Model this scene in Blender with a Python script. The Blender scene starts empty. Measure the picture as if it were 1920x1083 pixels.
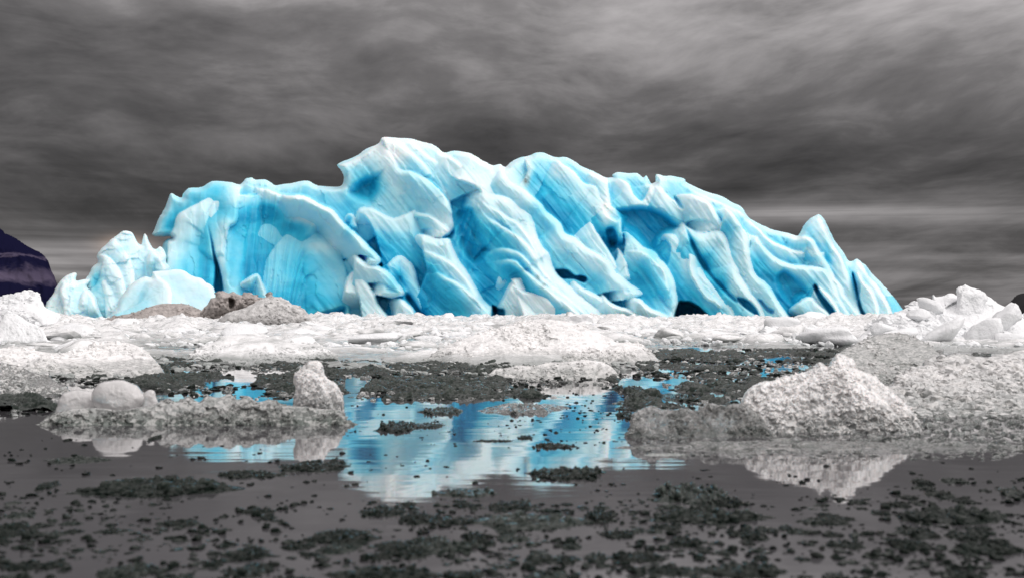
import bpy, math, random
import numpy as np

# ------------------------------------------------------------------ camera
F_PX, HZ, CAM_H = 2667.0, 585.0, 0.8          # focal length in photo pixels, horizon row, eye height
scene = bpy.context.scene
C = scene.collection
cam_d = bpy.data.cameras.new('camera')
cam = bpy.data.objects.new('camera', cam_d); C.objects.link(cam)
cam.location = (0, 0, CAM_H); cam.rotation_euler = (math.radians(90), 0, 0)
cam_d.sensor_width = 36.0; cam_d.lens = 36.0 * F_PX / 1920.0
cam_d.shift_y = (HZ - 541.5) / 1920.0
cam_d.clip_start = 0.05; cam_d.clip_end = 20000
cam_d.dof.use_dof = True; cam_d.dof.focus_distance = 32.0; cam_d.dof.aperture_fstop = 3.6
scene.camera = cam

# ------------------------------------------------------------------ sky
SUN_EL, SUN_AZ = math.radians(46), math.radians(132)     # azimuth clockwise from +Y: behind the camera, to the right
world = bpy.data.worlds.new("World"); scene.world = world; world.use_nodes = True
nt = world.node_tree; nt.nodes.clear()
def N(t, typ, **kw):
    n = t.nodes.new(typ)
    for k, v in kw.items():
        if k.startswith('i_'): n.inputs[k[2:].replace('_', ' ')].default_value = v
        else: setattr(n, k, v)
    return n
def Mth(t, op, a, b=None, c=None, clamp=False):
    n = t.nodes.new('ShaderNodeMath'); n.operation = op; n.use_clamp = clamp
    for i, v in enumerate((a, b, c)):
        if v is None: continue
        if isinstance(v, (int, float)): n.inputs[i].default_value = v
        else: t.links.new(v, n.inputs[i])
    return n.outputs[0]
def Ramp(t, fac, stops, interp='LINEAR'):
    n = t.nodes.new('ShaderNodeValToRGB'); n.color_ramp.interpolation = interp
    e = n.color_ramp.elements
    while len(e) < len(stops): e.new(0.5)
    for i, (p, c) in enumerate(stops):
        e[i].position = p
        e[i].color = (c, c, c, 1) if isinstance(c, (int, float)) else (*c, 1)
    if fac is not None: t.links.new(fac, n.inputs[0])
    return n.outputs[0]
def MixC(t, fac, a, b, mode='MIX'):
    n = t.nodes.new('ShaderNodeMix'); n.data_type = 'RGBA'; n.blend_type = mode
    for k, v in ((0, fac), (6, a), (7, b)):
        s = n.inputs[k]
        if isinstance(v, (int, float)): s.default_value = v if k == 0 else (v, v, v, 1)
        elif isinstance(v, tuple): s.default_value = (*v, 1)
        else: t.links.new(v, s)
    return n.outputs[2]
def Noise(t, vec, scale, detail=5, rough=.55, dist=0, lac=2):
    n = t.nodes.new('ShaderNodeTexNoise'); n.inputs['Scale'].default_value = scale
    n.inputs['Detail'].default_value = detail; n.inputs['Roughness'].default_value = rough
    n.inputs['Distortion'].default_value = dist
    if vec is not None: t.links.new(vec, n.inputs['Vector'])
    return n.outputs['Fac']
def Comb(t, x, y, z):
    n = t.nodes.new('ShaderNodeCombineXYZ')
    for i, v in enumerate((x, y, z)):
        if isinstance(v, (int, float)): n.inputs[i].default_value = v
        else: t.links.new(v, n.inputs[i])
    return n.outputs[0]

def build_sky():
    t = nt
    tc = N(t, 'ShaderNodeTexCoord'); sep = N(t, 'ShaderNodeSeparateXYZ')
    t.links.new(tc.outputs['Generated'], sep.inputs[0])
    X, Y, Z = sep.outputs
    zz = Mth(t, 'MAXIMUM', Z, 0.0)
    # cloud deck: direction projected on a flat layer, so cloud bands get thinner towards the horizon
    u = Mth(t, 'DIVIDE', X, Mth(t, 'ADD', zz, 0.20))
    v = Mth(t, 'MULTIPLY', Mth(t, 'LOGARITHM', Mth(t, 'ADD', zz, 0.07), 2.718), 1.0)
    v = Mth(t, 'ADD', v, Mth(t, 'MULTIPLY', u, -0.06))
    yb = Mth(t, 'MULTIPLY', Y, .6)
    wp = Mth(t, 'MULTIPLY', Mth(t, 'SUBTRACT', Noise(t, Comb(t, Mth(t, 'MULTIPLY', u, .8), v, yb), 2.2, 2, .45), .5), .34)
    v2 = Mth(t, 'ADD', v, wp)
    big = Noise(t, Comb(t, Mth(t, 'MULTIPLY', u, .8), Mth(t, 'MULTIPLY', v2, 1.3), yb), 2.0, 4, .5, .0)
    mid = Noise(t, Comb(t, Mth(t, 'MULTIPLY', u, 1.0), Mth(t, 'MULTIPLY', v2, 1.7), yb), 4.2, 6, .58, .0)
    fine = Noise(t, Comb(t, Mth(t, 'MULTIPLY', u, 1.0), Mth(t, 'MULTIPLY', v2, 1.9), yb), 13.0, 5, .6, .0)
    band = Noise(t, Comb(t, Mth(t, 'MULTIPLY', X, 2.4), 1.3, Mth(t, 'MULTIPLY', Mth(t, 'ADD', Z, Mth(t, 'MULTIPLY', wp, .02)), 46.0)), 1.0, 5, .55, .5)
    cl = Mth(t, 'ADD', Mth(t, 'MULTIPLY', big, .95), Mth(t, 'ADD', Mth(t, 'MULTIPLY', mid, .55), Mth(t, 'MULTIPLY', fine, .24)))
    lowmask = Ramp(t, zz, [(0.0, 1.0), (0.13, 0.0)])
    cl = Mth(t, 'ADD', cl, Mth(t, 'MULTIPLY', Mth(t, 'MULTIPLY', Mth(t, 'SUBTRACT', band, .5), 1.5), lowmask))
    c01 = Mth(t, 'MULTIPLY', Mth(t, 'SUBTRACT', cl, 0.60), 1.85, clamp=True)
    # cloud brightness by elevation (sin): dark storm base near the horizon, thinner deck higher up
    elev = Ramp(t, zz, [(0.0, .095), (.03, .088), (.075, .052), (.115, .085), (.16, .155), (.205, .22), (.30, .52), (.55, .90), (1.0, 1.1)])
    var = Ramp(t, c01, [(0.0, .38), (.45, .85), (1.0, 1.9)])
    L = Mth(t, 'MULTIPLY', elev, var); L = Mth(t, 'MULTIPLY', L, Mth(t, 'ADD', Mth(t, 'MULTIPLY', X, .55), 1.06))
    # two brighter gaps low over the sea
    def gap(ax, az, sx, sz, amt):
        dx = Mth(t, 'DIVIDE', Mth(t, 'SUBTRACT', X, ax), sx); dz = Mth(t, 'DIVIDE', Mth(t, 'SUBTRACT', Z, az), sz)
        q = Mth(t, 'ADD', Mth(t, 'MULTIPLY', dx, dx), Mth(t, 'MULTIPLY', dz, dz))
        return Mth(t, 'MULTIPLY', Mth(t, 'POWER', 2.718, Mth(t, 'MULTIPLY', q, -1.0)), amt)
    streak = Ramp(t, Noise(t, Comb(t, Mth(t, 'MULTIPLY', X, 3.0), 7.7, Mth(t, 'MULTIPLY', Z, 130.0)), 1.0, 4, .55, .4), [(.35, .25), (.62, 1.0)])
    gl = Mth(t, 'MULTIPLY', gap(-.31, .036, .085, .017, .20), streak)
    gr = Mth(t, 'MULTIPLY', gap(.22, .068, .13, .0085, .20), streak)
    gp = gap(-.262, .045, .014, .006, .34)
    L2 = Mth(t, 'ADD', L, Mth(t, 'ADD', gl, gr))
    tint = MixC(t, 1.0, Comb(t, L2, L2, L2), (1.0, .95, .955), 'MULTIPLY')
    pink = MixC(t, 1.0, Comb(t, gp, gp, gp), (1.0, .72, .55), 'MULTIPLY')
    cloud = MixC(t, 1.0, tint, pink, 'ADD')
    sky = t.nodes.new('ShaderNodeTexSky'); sky.sky_type = 'NISHITA'; sky.sun_disc = False
    sky.sun_elevation = SUN_EL; sky.sun_rotation = SUN_AZ
    b1 = N(t, 'ShaderNodeBackground', i_Strength=0.06); t.links.new(sky.outputs[0], b1.inputs[0])
    b2 = N(t, 'ShaderNodeBackground', i_Strength=1.15); t.links.new(cloud, b2.inputs[0])
    mx = N(t, 'ShaderNodeMixShader'); mx.inputs[0].default_value = 0.985
    t.links.new(b1.outputs[0], mx.inputs[1]); t.links.new(b2.outputs[0], mx.inputs[2])
    out = N(t, 'ShaderNodeOutputWorld'); t.links.new(mx.outputs[0], out.inputs[0])
build_sky()
sun_d = bpy.data.lights.new('sun', 'SUN'); sun_d.energy = 1.25; sun_d.angle = math.radians(40); sun_d.color = (1.0, .97, .94)
sun = bpy.data.objects.new('sun', sun_d); C.objects.link(sun)
from mathutils import Vector
sd = Vector((math.sin(SUN_AZ) * math.cos(SUN_EL), math.cos(SUN_AZ) * math.cos(SUN_EL), math.sin(SUN_EL)))
sun.rotation_euler = (-sd).to_track_quat('-Z', 'Y').to_euler()
vs = scene.view_settings
scene.display_settings.display_device = 'sRGB'
vs.view_transform = 'Standard'; vs.look = 'None'; vs.exposure = 0.0; vs.gamma = 1.0; vs.use_curve_mapping = False
scene.cycles.max_bounces = 10; scene.cycles.diffuse_bounces = 6; scene.cycles.glossy_bounces = 4
try: scene.cycles.use_denoising = True
except Exception: pass
random.seed(7); RNG = np.random.default_rng(11)

# ------------------------------------------------------------------ numeric helpers
_perm = RNG.permutation(256).astype(np.int32); _perm = np.concatenate([_perm, _perm, _perm])
_g = RNG.normal(size=(256, 3)); _g /= np.linalg.norm(_g, axis=1)[:, None]
def perlin(P):
    P = np.asarray(P, dtype=np.float64)
    i = np.floor(P).astype(np.int64); f = P - i; i &= 255
    w = f * f * f * (f * (f * 6 - 15) + 10); r = 0
    for dx in (0, 1):
        for dy in (0, 1):
            for dz in (0, 1):
                h = _perm[_perm[_perm[i[:, 0] + dx] + i[:, 1] + dy] + i[:, 2] + dz]
                d = f - np.array([dx, dy, dz]); g = (_g[h] * d).sum(1)
                k = (w[:, 0] if dx else 1 - w[:, 0]) * (w[:, 1] if dy else 1 - w[:, 1]) * (w[:, 2] if dz else 1 - w[:, 2])
                r = r + k * g
    return r * 1.6
def fbm(P, octv=4, ridged=False, gain=.5):
    a, s, r = 1.0, 0.0, 0.0; P = np.asarray(P, float)
    for o in range(octv):
        n = perlin(P * (2.03 ** o) + o * 17.3)
        if ridged: n = 1 - 2 * np.abs(n)
        r = r + a * n; s += a; a *= gain
    return r / s
def facets(P, seed=0):
    """irregular planar cleavage facets"""
    c = np.floor(P).astype(np.int64); bd = np.full(len(P), 9e9); val = np.zeros(len(P))
    for dx in (-1, 0, 1):
        for dy in (-1, 0, 1):
            cc = (c + [dx, dy]) & 255; h = _perm[_perm[cc[:, 0]] + cc[:, 1] + seed % 200] ; h2 = _perm[h + 57]; h3 = _perm[h + 131]
            pt = np.stack([c[:, 0] + dx + h / 256., c[:, 1] + dy + h2 / 256.], 1); o = P - pt; d = (o ** 2).sum(1); k = d < bd
            bd[k] = d[k]; g = _g[h3][k]; val[k] = (_perm[h2 + 33][k] / 256. - .5) * .6 + (g[:, :2] * o[k]).sum(1)
    return val
def smooth(x): x = np.clip(x, 0, 1); return x * x * (3 - 2 * x)
def catmull(pts, n=4, closed=False):
    P = np.array(pts, float); m = len(P); out = []
    for i in range(m if closed else m - 1):
        p1, p2 = P[i], P[(i + 1) % m]
        p0 = P[(i - 1) % m] if (closed or i > 0) else 2 * p1 - p2
        p3 = P[(i + 2) % m] if (closed or i + 2 < m) else 2 * p2 - p1
        for k in range(n):
            t = k / n
            out.append(.5 * ((2 * p1) + (-p0 + p2) * t + (2 * p0 - 5 * p1 + 4 * p2 - p3) * t * t + (-p0 + 3 * p1 - 3 * p2 + p3) * t ** 3))
    if not closed: out.append(P[-1])
    return np.array(out)
def poly_sdf(Q, poly):
    """positive inside; also the nearest outline point"""
    best = np.full(len(Q), 1e18); near = np.zeros_like(Q); inside = np.zeros(len(Q), bool)
    m = len(poly)
    for i in range(m):
        a, b = poly[i], poly[(i + 1) % m]; ab = b - a; L2 = max(ab @ ab, 1e-9)
        t = np.clip(((Q - a) @ ab) / L2, 0, 1); c = a + t[:, None] * ab
        d = ((Q - c) ** 2).sum(1); k = d < best; best[k] = d[k]; near[k] = c[k]
        if a[1] != b[1]:
            cr = ((a[1] > Q[:, 1]) != (b[1] > Q[:, 1])) & (Q[:, 0] < (b[0] - a[0]) * (Q[:, 1] - a[1]) / (b[1] - a[1]) + a[0])
            inside ^= cr
    d = np.sqrt(best); return np.where(inside, d, -d), near
def line_field(Q, pts):
    """s: distance to the body side (+), t: arc length, e: distance past the ends"""
    best = np.full(len(Q), 1e18); s = np.zeros(len(Q)); tt = np.zeros(len(Q)); e = np.zeros(len(Q)); acc = 0
    m = len(pts)
    for i in range(m - 1):
        a, b = pts[i], pts[i + 1]; ab = b - a; L = math.hypot(*ab) + 1e-9; u = ab / L
        raw = (Q - a) @ u; t = np.clip(raw, 0, L); c = a + t[:, None] * u
        d = ((Q - c) ** 2).sum(1); k = d < best
        n = np.array([-u[1], u[0]]); sg = (Q - a) @ n
        best[k] = d[k]
        dd = np.sqrt(d)
        s[k] = np.where(sg[k] >= 0, dd[k], -dd[k]); tt[k] = acc + t[k]
        ov = np.zeros(len(Q))
        if i == 0: ov = np.maximum(ov, -raw)
        if i == m - 2: ov = np.maximum(ov, raw - L)
        e[k] = ov[k]; acc += L
    return s, tt, e, acc

def mesh_obj(name, V, Fc, mat, attr=None, smooth_sh=True, parent=None, uvw=None):
    me = bpy.data.meshes.new(name)
    V = np.asarray(V, dtype=np.float32); Fc = np.asarray(Fc, dtype=np.int32); k = Fc.shape[1]
    me.vertices.add(len(V)); me.vertices.foreach_set('co', V.ravel())
    me.loops.add(Fc.size); me.loops.foreach_set('vertex_index', Fc.ravel())
    me.polygons.add(len(Fc)); me.polygons.foreach_set('loop_start', np.arange(0, Fc.size, k, dtype=np.int32))
    me.polygons.foreach_set('use_smooth', np.full(len(Fc), smooth_sh, dtype=bool))
    me.update(calc_edges=True)
    for an, av in (attr or {}).items():
        a = me.attributes.new(an, 'FLOAT', 'POINT'); a.data.foreach_set('value', np.asarray(av, dtype=np.float32))
    me.materials.append(mat)
    o = bpy.data.objects.new(name, me); C.objects.link(o)
    if parent: o.parent = parent
    return o
def tag(o, label=None, cat=None, group=None, kind=None):
    if label: o['label'] = label
    if cat: o['category'] = cat
    if group: o['group'] = group
    if kind: o['kind'] = kind
    return o
def ground_y(py): return F_PX * CAM_H / (py - HZ)
def at(px, py):                                  # where the water surface shows at this photo point
    Y = ground_y(py); return (px - 960) / F_PX * Y, Y

# ------------------------------------------------------------------ materials
def new_mat(name):
    m = bpy.data.materials.new(name); m.use_nodes = True; t = m.node_tree
    b = t.nodes['Principled BSDF']; return m, t, b
def bump(t, b, h, strength, dist):
    n = t.nodes.new('ShaderNodeBump'); n.inputs['Strength'].default_value = strength; n.inputs['Distance'].default_value = dist
    t.links.new(h, n.inputs['Height']); t.links.new(n.outputs[0], b.inputs['Normal']); return n
def geo_pos(t): return N(t, 'ShaderNodeNewGeometry').outputs['Position']

def mat_berg():
    m, t, b = new_mat('blue_glacier_ice')
    at_ = N(t, 'ShaderNodeAttribute', attribute_name='blue_ice_and_shade'); P = geo_pos(t)
    n1 = Noise(t, P, .35, 5, .6, .6); n2 = Noise(t, P, 1.6, 4, .6)
    mp = N(t, 'ShaderNodeMapping'); mp.vector_type = 'POINT'; mp.inputs['Rotation'].default_value = (0, math.radians(-50), 0); mp.inputs['Scale'].default_value = (.35, .5, 1.2)
    t.links.new(P, mp.inputs[0]); n3 = Noise(t, mp.outputs[0], .9, 5, .6, .8)
    f = Mth(t, 'ADD', at_.outputs['Fac'], Mth(t, 'MULTIPLY', Mth(t, 'SUBTRACT', n1, .5), .24))
    f = Mth(t, 'ADD', f, Mth(t, 'MULTIPLY', Mth(t, 'SUBTRACT', n3, .5), .12))
    f = Mth(t, 'ADD', f, Mth(t, 'MULTIPLY', Mth(t, 'SUBTRACT', n2, .5), .10), clamp=True)
    col = Ramp(t, f, [(0, (.83, .91, .92)), (.2, (.70, .87, .91)), (.42, (.48, .80, .89)), (.62, (.20, .68, .85)), (.82, (.04, .54, .77)), (1, (.008, .33, .56))])  # white crust to dense blue ice, with crevice shade put into the same colour
    dirt = N(t, 'ShaderNodeAttribute', attribute_name='silt')
    dn = Mth(t, 'MULTIPLY', dirt.outputs['Fac'], Ramp(t, n2, [(.35, .3), (.6, 1.0)]), clamp=True)
    col = MixC(t, dn, col, (.16, .15, .12))
    t.links.new(col, b.inputs['Base Color'])
    b.inputs['Roughness'].default_value = .42; b.inputs['IOR'].default_value = 1.31
    b.inputs['Subsurface Weight'].default_value = .5
    b.inputs['Subsurface Radius'].default_value = (.4, 1.0, 1.3); b.inputs['Subsurface Scale'].default_value = 1.0
    hf = Mth(t, 'ADD', Noise(t, mp.outputs[0], 2.2, 6, .62, .5), Mth(t, 'MULTIPLY', Noise(t, P, 5.0, 4, .6), .35))
    bump(t, b, hf, .07, .15)
    return m
def mat_ice(name, dry, wet, wetline=.05, nscale=6.0, bs=.5, bd=.03, rough=.45, spark=0.0, sss=.0, vor=False, blot=.5, trans=0.0, spec=.5, glit=.9, vs=4.0):
    """weathered ice: pale where drained of water, grey glassy where it is soaked near the waterline"""
    m, t, b = new_mat(name); P = geo_pos(t)
    sep = N(t, 'ShaderNodeSeparateXYZ'); t.links.new(P, sep.inputs[0])
    n1 = Noise(t, P, nscale * .35, 5, .6, .5); n2 = Noise(t, P, nscale, 6, .65, .3); n3 = Noise(t, P, nscale * 5, 3, .6)
    z = Mth(t, 'SUBTRACT', sep.outputs[2], Mth(t, 'MULTIPLY', Mth(t, 'SUBTRACT', n1, .5), wetline * 3.0))
    wf = Mth(t, 'DIVIDE', Mth(t, 'SUBTRACT', z, wetline * .4), wetline * 1.4, clamp=True)
    blotf = Ramp(t, n2, [(.40 - .12 * blot, 1 - blot), (.60, 1.0)])
    f = Mth(t, 'MULTIPLY', wf, blotf)
    col = MixC(t, f, wet, dry)
    col = MixC(t, Mth(t, 'MULTIPLY', Mth(t, 'SUBTRACT', n3, .45), .5, clamp=True), col, tuple(min(1, c * 1.15) for c in dry))
    t.links.new(col, b.inputs['Base Color'])
    r = Mth(t, 'MULTIPLY', Mth(t, 'ADD', Mth(t, 'MULTIPLY', f, .75), .25), rough)
    t.links.new(r, b.inputs['Roughness']); b.inputs['IOR'].default_value = 1.33
    b.inputs['Transmission Weight'].default_value = trans; b.inputs['Specular IOR Level'].default_value = spec
    if sss: b.inputs['Subsurface Weight'].default_value = sss; b.inputs['Subsurface Radius'].default_value = (.05, .06, .065)
    h = Mth(t, 'ADD', n2, Mth(t, 'MULTIPLY', n3, .35))
    if vor:
        vn = N(t, 'ShaderNodeTexVoronoi', feature='F1'); vn.inputs['Scale'].default_value = nscale * vs; t.links.new(P, vn.inputs['Vector'])
        pass
        vc = N(t, 'ShaderNodeSeparateColor'); t.links.new(vn.outputs['Color'], vc.inputs[0])
        vn2 = N(t, 'ShaderNodeTexVoronoi', feature='F1'); vn2.inputs['Scale'].default_value = nscale * vs * 2.3; vn2.inputs['Randomness'].default_value = 1.0; t.links.new(P, vn2.inputs['Vector'])
        def V_(op, a, b_=None):
            m_ = t.nodes.new('ShaderNodeVectorMath'); m_.operation = op
            for k_, v_ in enumerate((a, b_)):
                if v_ is None: continue
                if isinstance(v_, tuple): m_.inputs[k_].default_value = v_
                else: t.links.new(v_, m_.inputs[k_])
            return m_.outputs[0]
        tilt = V_('ADD', V_('SUBTRACT', vn.outputs['Color'], (.5, .5, .5)), V_('MULTIPLY', V_('SUBTRACT', vn2.outputs['Color'], (.5, .5, .5)), (.8, .8, .8)))
        facet_n = V_('NORMALIZE', V_('ADD', N(t, 'ShaderNodeNewGeometry').outputs['Normal'], V_('MULTIPLY', tilt, (glit, glit, glit))))
        col = MixC(t, Mth(t, 'MULTIPLY', Ramp(t, vc.outputs[0], [(.45, 0.0), (.75, 1.0)]), spark), col, (.9, .88, .86))  # glints painted into the base colour as pale random cells
        t.links.new(col, b.inputs['Base Color'])
    bn = bump(t, b, h, bs, bd)
    if vor: t.links.new(facet_n, bn.inputs['Normal'])
    return m
M_BERG = mat_berg()
M_WHITE = mat_ice('white_ice', (.83, .84, .85), (.50, .53, .53), .06, 3.2, .85, .07, .5, blot=.2)
M_BRASH = mat_ice('white_brash_ice', (.84, .84, .84), (.26, .28, .27), .09, 2.6, .8, .05, .35, blot=.6)
M_GREY = mat_ice('grey_ice', (.84, .85, .84), (.42, .46, .44), .05, 4.5, .35, .02, .12, .5, vor=True, blot=.8, trans=.8, glit=1.1, vs=9.0)
M_CRYST = mat_ice('granular_ice', (.95, .935, .93), (.34, .35, .345), .12, 4.0, .4, .02, .2, .5, sss=.4, vor=True, blot=.5, trans=.06, glit=.8, vs=11.0)
M_CLEAR = mat_ice('smooth_ice', (.93, .915, .91), (.52, .53, .52), .05, 7.0, .6, .02, .12, blot=.4, trans=.42, spec=.7)
M_FROST = mat_ice('frosted_ice', (.86, .85, .845), (.36, .37, .36), .12, 2.5, .5, .04, .35, .3, vor=True, blot=.45, trans=.0, glit=.5, vs=7.0)
M_RUBBLE = mat_ice('rubble_ice', (.95, .945, .94), (.46, .48, .47), .13, 2.5, .5, .03, .2, .6, vor=True, blot=.8, trans=.28, glit=.9, vs=9.0)
M_DARK = mat_ice('dark_wet_ice', (.020, .027, .022), (.007, .011, .009), .03, 7.0, .6, .015, .2, .022, vor=True, blot=.9, spec=.02, glit=.6, vs=9.0)
M_DARKGREY = mat_ice('dark_grey_ice', (.046, .056, .049), (.012, .018, .015), .035, 6.0, .5, .012, .2, .035, vor=True, blot=.9, spec=.03, glit=.6, vs=9.0)
M_DULL = mat_ice('dull_grey_ice', (.50, .51, .50), (.18, .21, .19), .06, 4.0, .5, .02, .25, .4, vor=True, blot=.7, trans=.35, glit=.6, vs=8.0)
M_SILT = mat_ice('silt_covered_ice', (.44, .40, .38), (.10, .09, .082), .3, 2.4, 1.0, .10, .8, blot=.8)
M_SILT2 = mat_ice('grainy_grey_ice', (.66, .65, .64), (.20, .195, .19), .35, 3.0, 1.0, .10, .8, blot=.85)

def mat_water():
    m, t, b = new_mat('sea_water'); P = geo_pos(t)
    mp = N(t, 'ShaderNodeMapping'); mp.inputs['Scale'].default_value = (.55, 1.6, 1); t.links.new(P, mp.inputs[0])
    b.inputs['Base Color'].default_value = (.074, .071, .077, 1); b.inputs['Roughness'].default_value = .03; b.inputs['IOR'].default_value = 1.75
    h = Mth(t, 'ADD', Noise(t, mp.outputs[0], 1.1, 3, .5), Mth(t, 'MULTIPLY', Noise(t, mp.outputs[0], 5.0, 2, .5), .05))
    bump(t, b, h, .10, .022)
    return m
def mat_plain(name, col, rough=.9):
    m, t, b = new_mat(name); P = geo_pos(t)
    n = Noise(t, P, .004, 6, .6)
    t.links.new(MixC(t, n, tuple(c * .6 for c in col), tuple(c * 1.4 for c in col)), b.inputs['Base Color'])
    b.inputs['Roughness'].default_value = rough; b.inputs['Specular IOR Level'].default_value = .1
    return m

# ------------------------------------------------------------------ relief solids
def relief(name, outline, Yc, mat, step=1.5, crests=(), hollows=(), slope=8.0, back=6.0, round_px=12, round_m=2.5,
           und=1.0, stria=.25, rough=.1, nscale=1.0, crest_scale=1.0, core0=.45, smooth_out=3, jag=.8, parent=None,
           attrs=False, silt=(), topwhite=.35, seed=0, blur=0, facet=0.0, fsize=1.0, flow=False, flat=False, wspots=(), bspots=()):
    """a closed body whose outline, fins and hollows are given in photo units and turned into metres at distance Yc"""
    mpp = Yc / F_PX
    O = catmull(outline, smooth_out, True)
    tt = np.arange(len(O)); O = O + np.stack([perlin(np.stack([O[:, 0] * .13, O[:, 1] * .13, tt * 0 + 3.3 + seed], 1)),
                                             perlin(np.stack([O[:, 0] * .13, O[:, 1] * .13, tt * 0 + 9.1 + seed], 1))], 1) * jag
    x0, y0 = O.min(0) - 2 * step; x1, y1 = O.max(0) + 2 * step
    xs = np.arange(x0, x1 + step, step); ys = np.arange(y0, y1 + step, step)
    GX, GY = np.meshgrid(xs, ys); Q = np.stack([GX.ravel(), GY.ravel()], 1)
    sd_, near = poly_sdf(Q, O)
    keep = sd_ > -step * .75; snap = keep & (sd_ < step * .4)
    Q[snap] = near[snap]; D = np.where(snap, 0, sd_)
    yb, yt = O[:, 1].max(), O[:, 1].min(); hgt = yb - yt
    v = (yb - Q[:, 1]) / hgt
    idx = np.where(keep)[0]; q = Q[idx]; vv = v[idx]; d = D[idx]
    W = q * mpp * nscale
    W3 = np.stack([W[:, 0], W[:, 1], W[:, 0] * 0 + seed * 7.7], 1)
    base = slope * (1 - vv)
    H = np.zeros(len(q)); core = np.full(len(q), core0); st = np.zeros(len(q))
    warp = np.stack([perlin(np.stack([q[:, 0] / 30, q[:, 1] / 30, q[:, 0] * 0 + 1.5], 1)), perlin(np.stack([q[:, 0] / 30, q[:, 1] / 30, q[:, 0] * 0 + 8.5], 1))], 1) * 2.2 \
         + np.stack([perlin(np.stack([q[:, 0] / 9, q[:, 1] / 9, q[:, 0] * 0 + 4.5], 1)), perlin(np.stack([q[:, 0] / 9, q[:, 1] / 9, q[:, 0] * 0 + 6.5], 1))], 1) * .8
    for cr in crests:
        pts, A, r, Lf = cr[:4]; bl = cr[4] if len(cr) > 4 else 1.0; ec = cr[5] if len(cr) > 5 else .10 + .14 * bl
        pts = catmull(pts, 4); lo = pts.min(0) - (Lf * 2.7 + r) - 6; hi = pts.max(0) + (Lf * 2.7 + r) + 6
        k = np.where((q[:, 0] > lo[0]) & (q[:, 0] < hi[0]) & (q[:, 1] > lo[1]) & (q[:, 1] < hi[1]))[0]
        if not len(k): continue
        s, t_, e, LT = line_field(q[k] + warp[k], pts)
        r = r * (.62 if flow else 1) * (1 + .25 * perlin(np.stack([t_ / 48, t_ * 0 + A, t_ * 0 + len(pts)], 1))); Av = 1 + .14 * perlin(np.stack([t_ / 60, t_ * 0 + A + 9, t_ * 0 + len(pts)], 1))
        rr = np.clip(1 - s / r, 0, 1)
        p = .76 + .24 * np.sqrt(np.clip(1 - rr * rr, 0, 1))
        q_ = np.clip((s - r) / (Lf * 2.6), 0, 1); p = np.where(s > r, 1 - (.8 * q_ + .2 * smooth(q_)), p)
        p = np.where(s < 0, .76 * (1 + s / 2.4), p); p = np.clip(p, 0, 1)
        cap = smooth(1 - e / max(18, Lf * 1.1)); fade = smooth((t_ + 16) / 50) if len(cr) < 7 else smooth((t_ + 9) / 12); cap = cap if len(cr) < 7 else smooth(1 - e / 9)
        p = p * cap * fade
        if A < 0:
            H[k] += -A * crest_scale * p * (s > -3); core[k] = core[k] * (1 - .55 * p * smooth(1 - s / (r * 2.2))) + .22 * smooth((s - r) / Lf) * p * (s > 0)
            continue
        h = A * crest_scale * p * Av
        sn = fbm(np.stack([s / 8.0 + .8 * perlin(np.stack([s / 40, t_ / 50, s * 0], 1)), t_ / 110.0, s * 0 + len(pts) + A * 3], 1), 3, True) * stria
        up = h > H[k]
        kk = k[up]; H[kk] = h[up]
        wgt = p[up]
        c = ec + smooth((s[up] + 1) / (Lf * .8 + r[up] * .4)) * (.12 + .88 * bl) * .66 + .2 * (1 - smooth(wgt * 1.6))  # bluer behind the crest: ice tint plus shade painted on the side turned away
        c = np.where(s[up] < 0, np.clip(core[kk], .3, 1), c)
        core[kk] = core[kk] * (1 - smooth(wgt * 2.2)) + c * smooth(wgt * 2.2)
        st[kk] = sn[up] * smooth(wgt * 1.5) * (1 - .6 * smooth(s[up] / (r[up] + Lf * .5)))
    for pts, dep, w, cb in hollows:
        pl = catmull(pts, 3, True)
        s, _ = poly_sdf(q + warp * .6, pl); kf = smooth(s / w)
        H -= dep * kf; core = core * (1 - kf) + np.maximum(core, cb) * kf  # recesses are also coloured deeper blue
    for cx, cy, rx, ry, a in wspots:
        g = np.exp(-(((q[:, 0] - cx) / rx) ** 2 + ((q[:, 1] - cy) / ry) ** 2)); core -= a * g
    for cx, cy, rx, ry, a in bspots:
        g = np.exp(-(((q[:, 0] - cx) / rx) ** 2 + ((q[:, 1] - cy) / ry) ** 2)); core += a * g
    Hu = fbm(W3 * .12, 3) * und + fbm(W3 * np.array([.5, .9, 1]), 2 if flow else 4) * und * .16 + st + fbm(W3 * 1.6, 3) * rough
    if flow:
        k1 = smooth((q[:, 0] - 430) / 160); th = np.radians(50)
        cx = (q[:, 0] * (1 - k1) + (q[:, 0] * math.sin(th) - q[:, 1] * math.cos(th)) * k1); al = (q[:, 1] * (1 - k1) + (q[:, 0] * math.cos(th) + q[:, 1] * math.sin(th)) * k1)
        cx = cx + 7 * perlin(np.stack([q[:, 0] / 110, q[:, 1] / 110, cx * 0 + 2.2], 1))
        Hu = Hu + flow * (1.3 * fbm(np.stack([cx / 20, al / 150, cx * 0 + 5.1], 1), 2) + .8 * smooth((q[:, 0] - 560) / 200) * np.clip(fbm(np.stack([cx / 13, al / 170, cx * 0 + 15.1], 1), 2, True) + .1, 0, 1) + (.10 + .08 * perlin(np.stack([cx / 60, al / 60, cx * 0 + 31], 1))) * fbm(np.stack([cx / 7, al / 70, cx * 0 + 7.1], 1), 2, True)) + facet * facets(np.stack([cx / 20, al / 75], 1) + .12 * warp)
    elif facet:
        Hu = Hu + facet * facets(W / fsize + .15 * fbm(W3 * .8, 2)[:, None], seed) + facet * .4 * facets(W / fsize * 2.7 + 50, seed + 3)
    ed = np.clip(1 - d / round_px, 0, 1)
    Hr = -round_m * (1 - np.sqrt(np.clip(1 - ed ** 2, 0, 1)))
    env = smooth(d / (round_px * .8))
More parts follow.
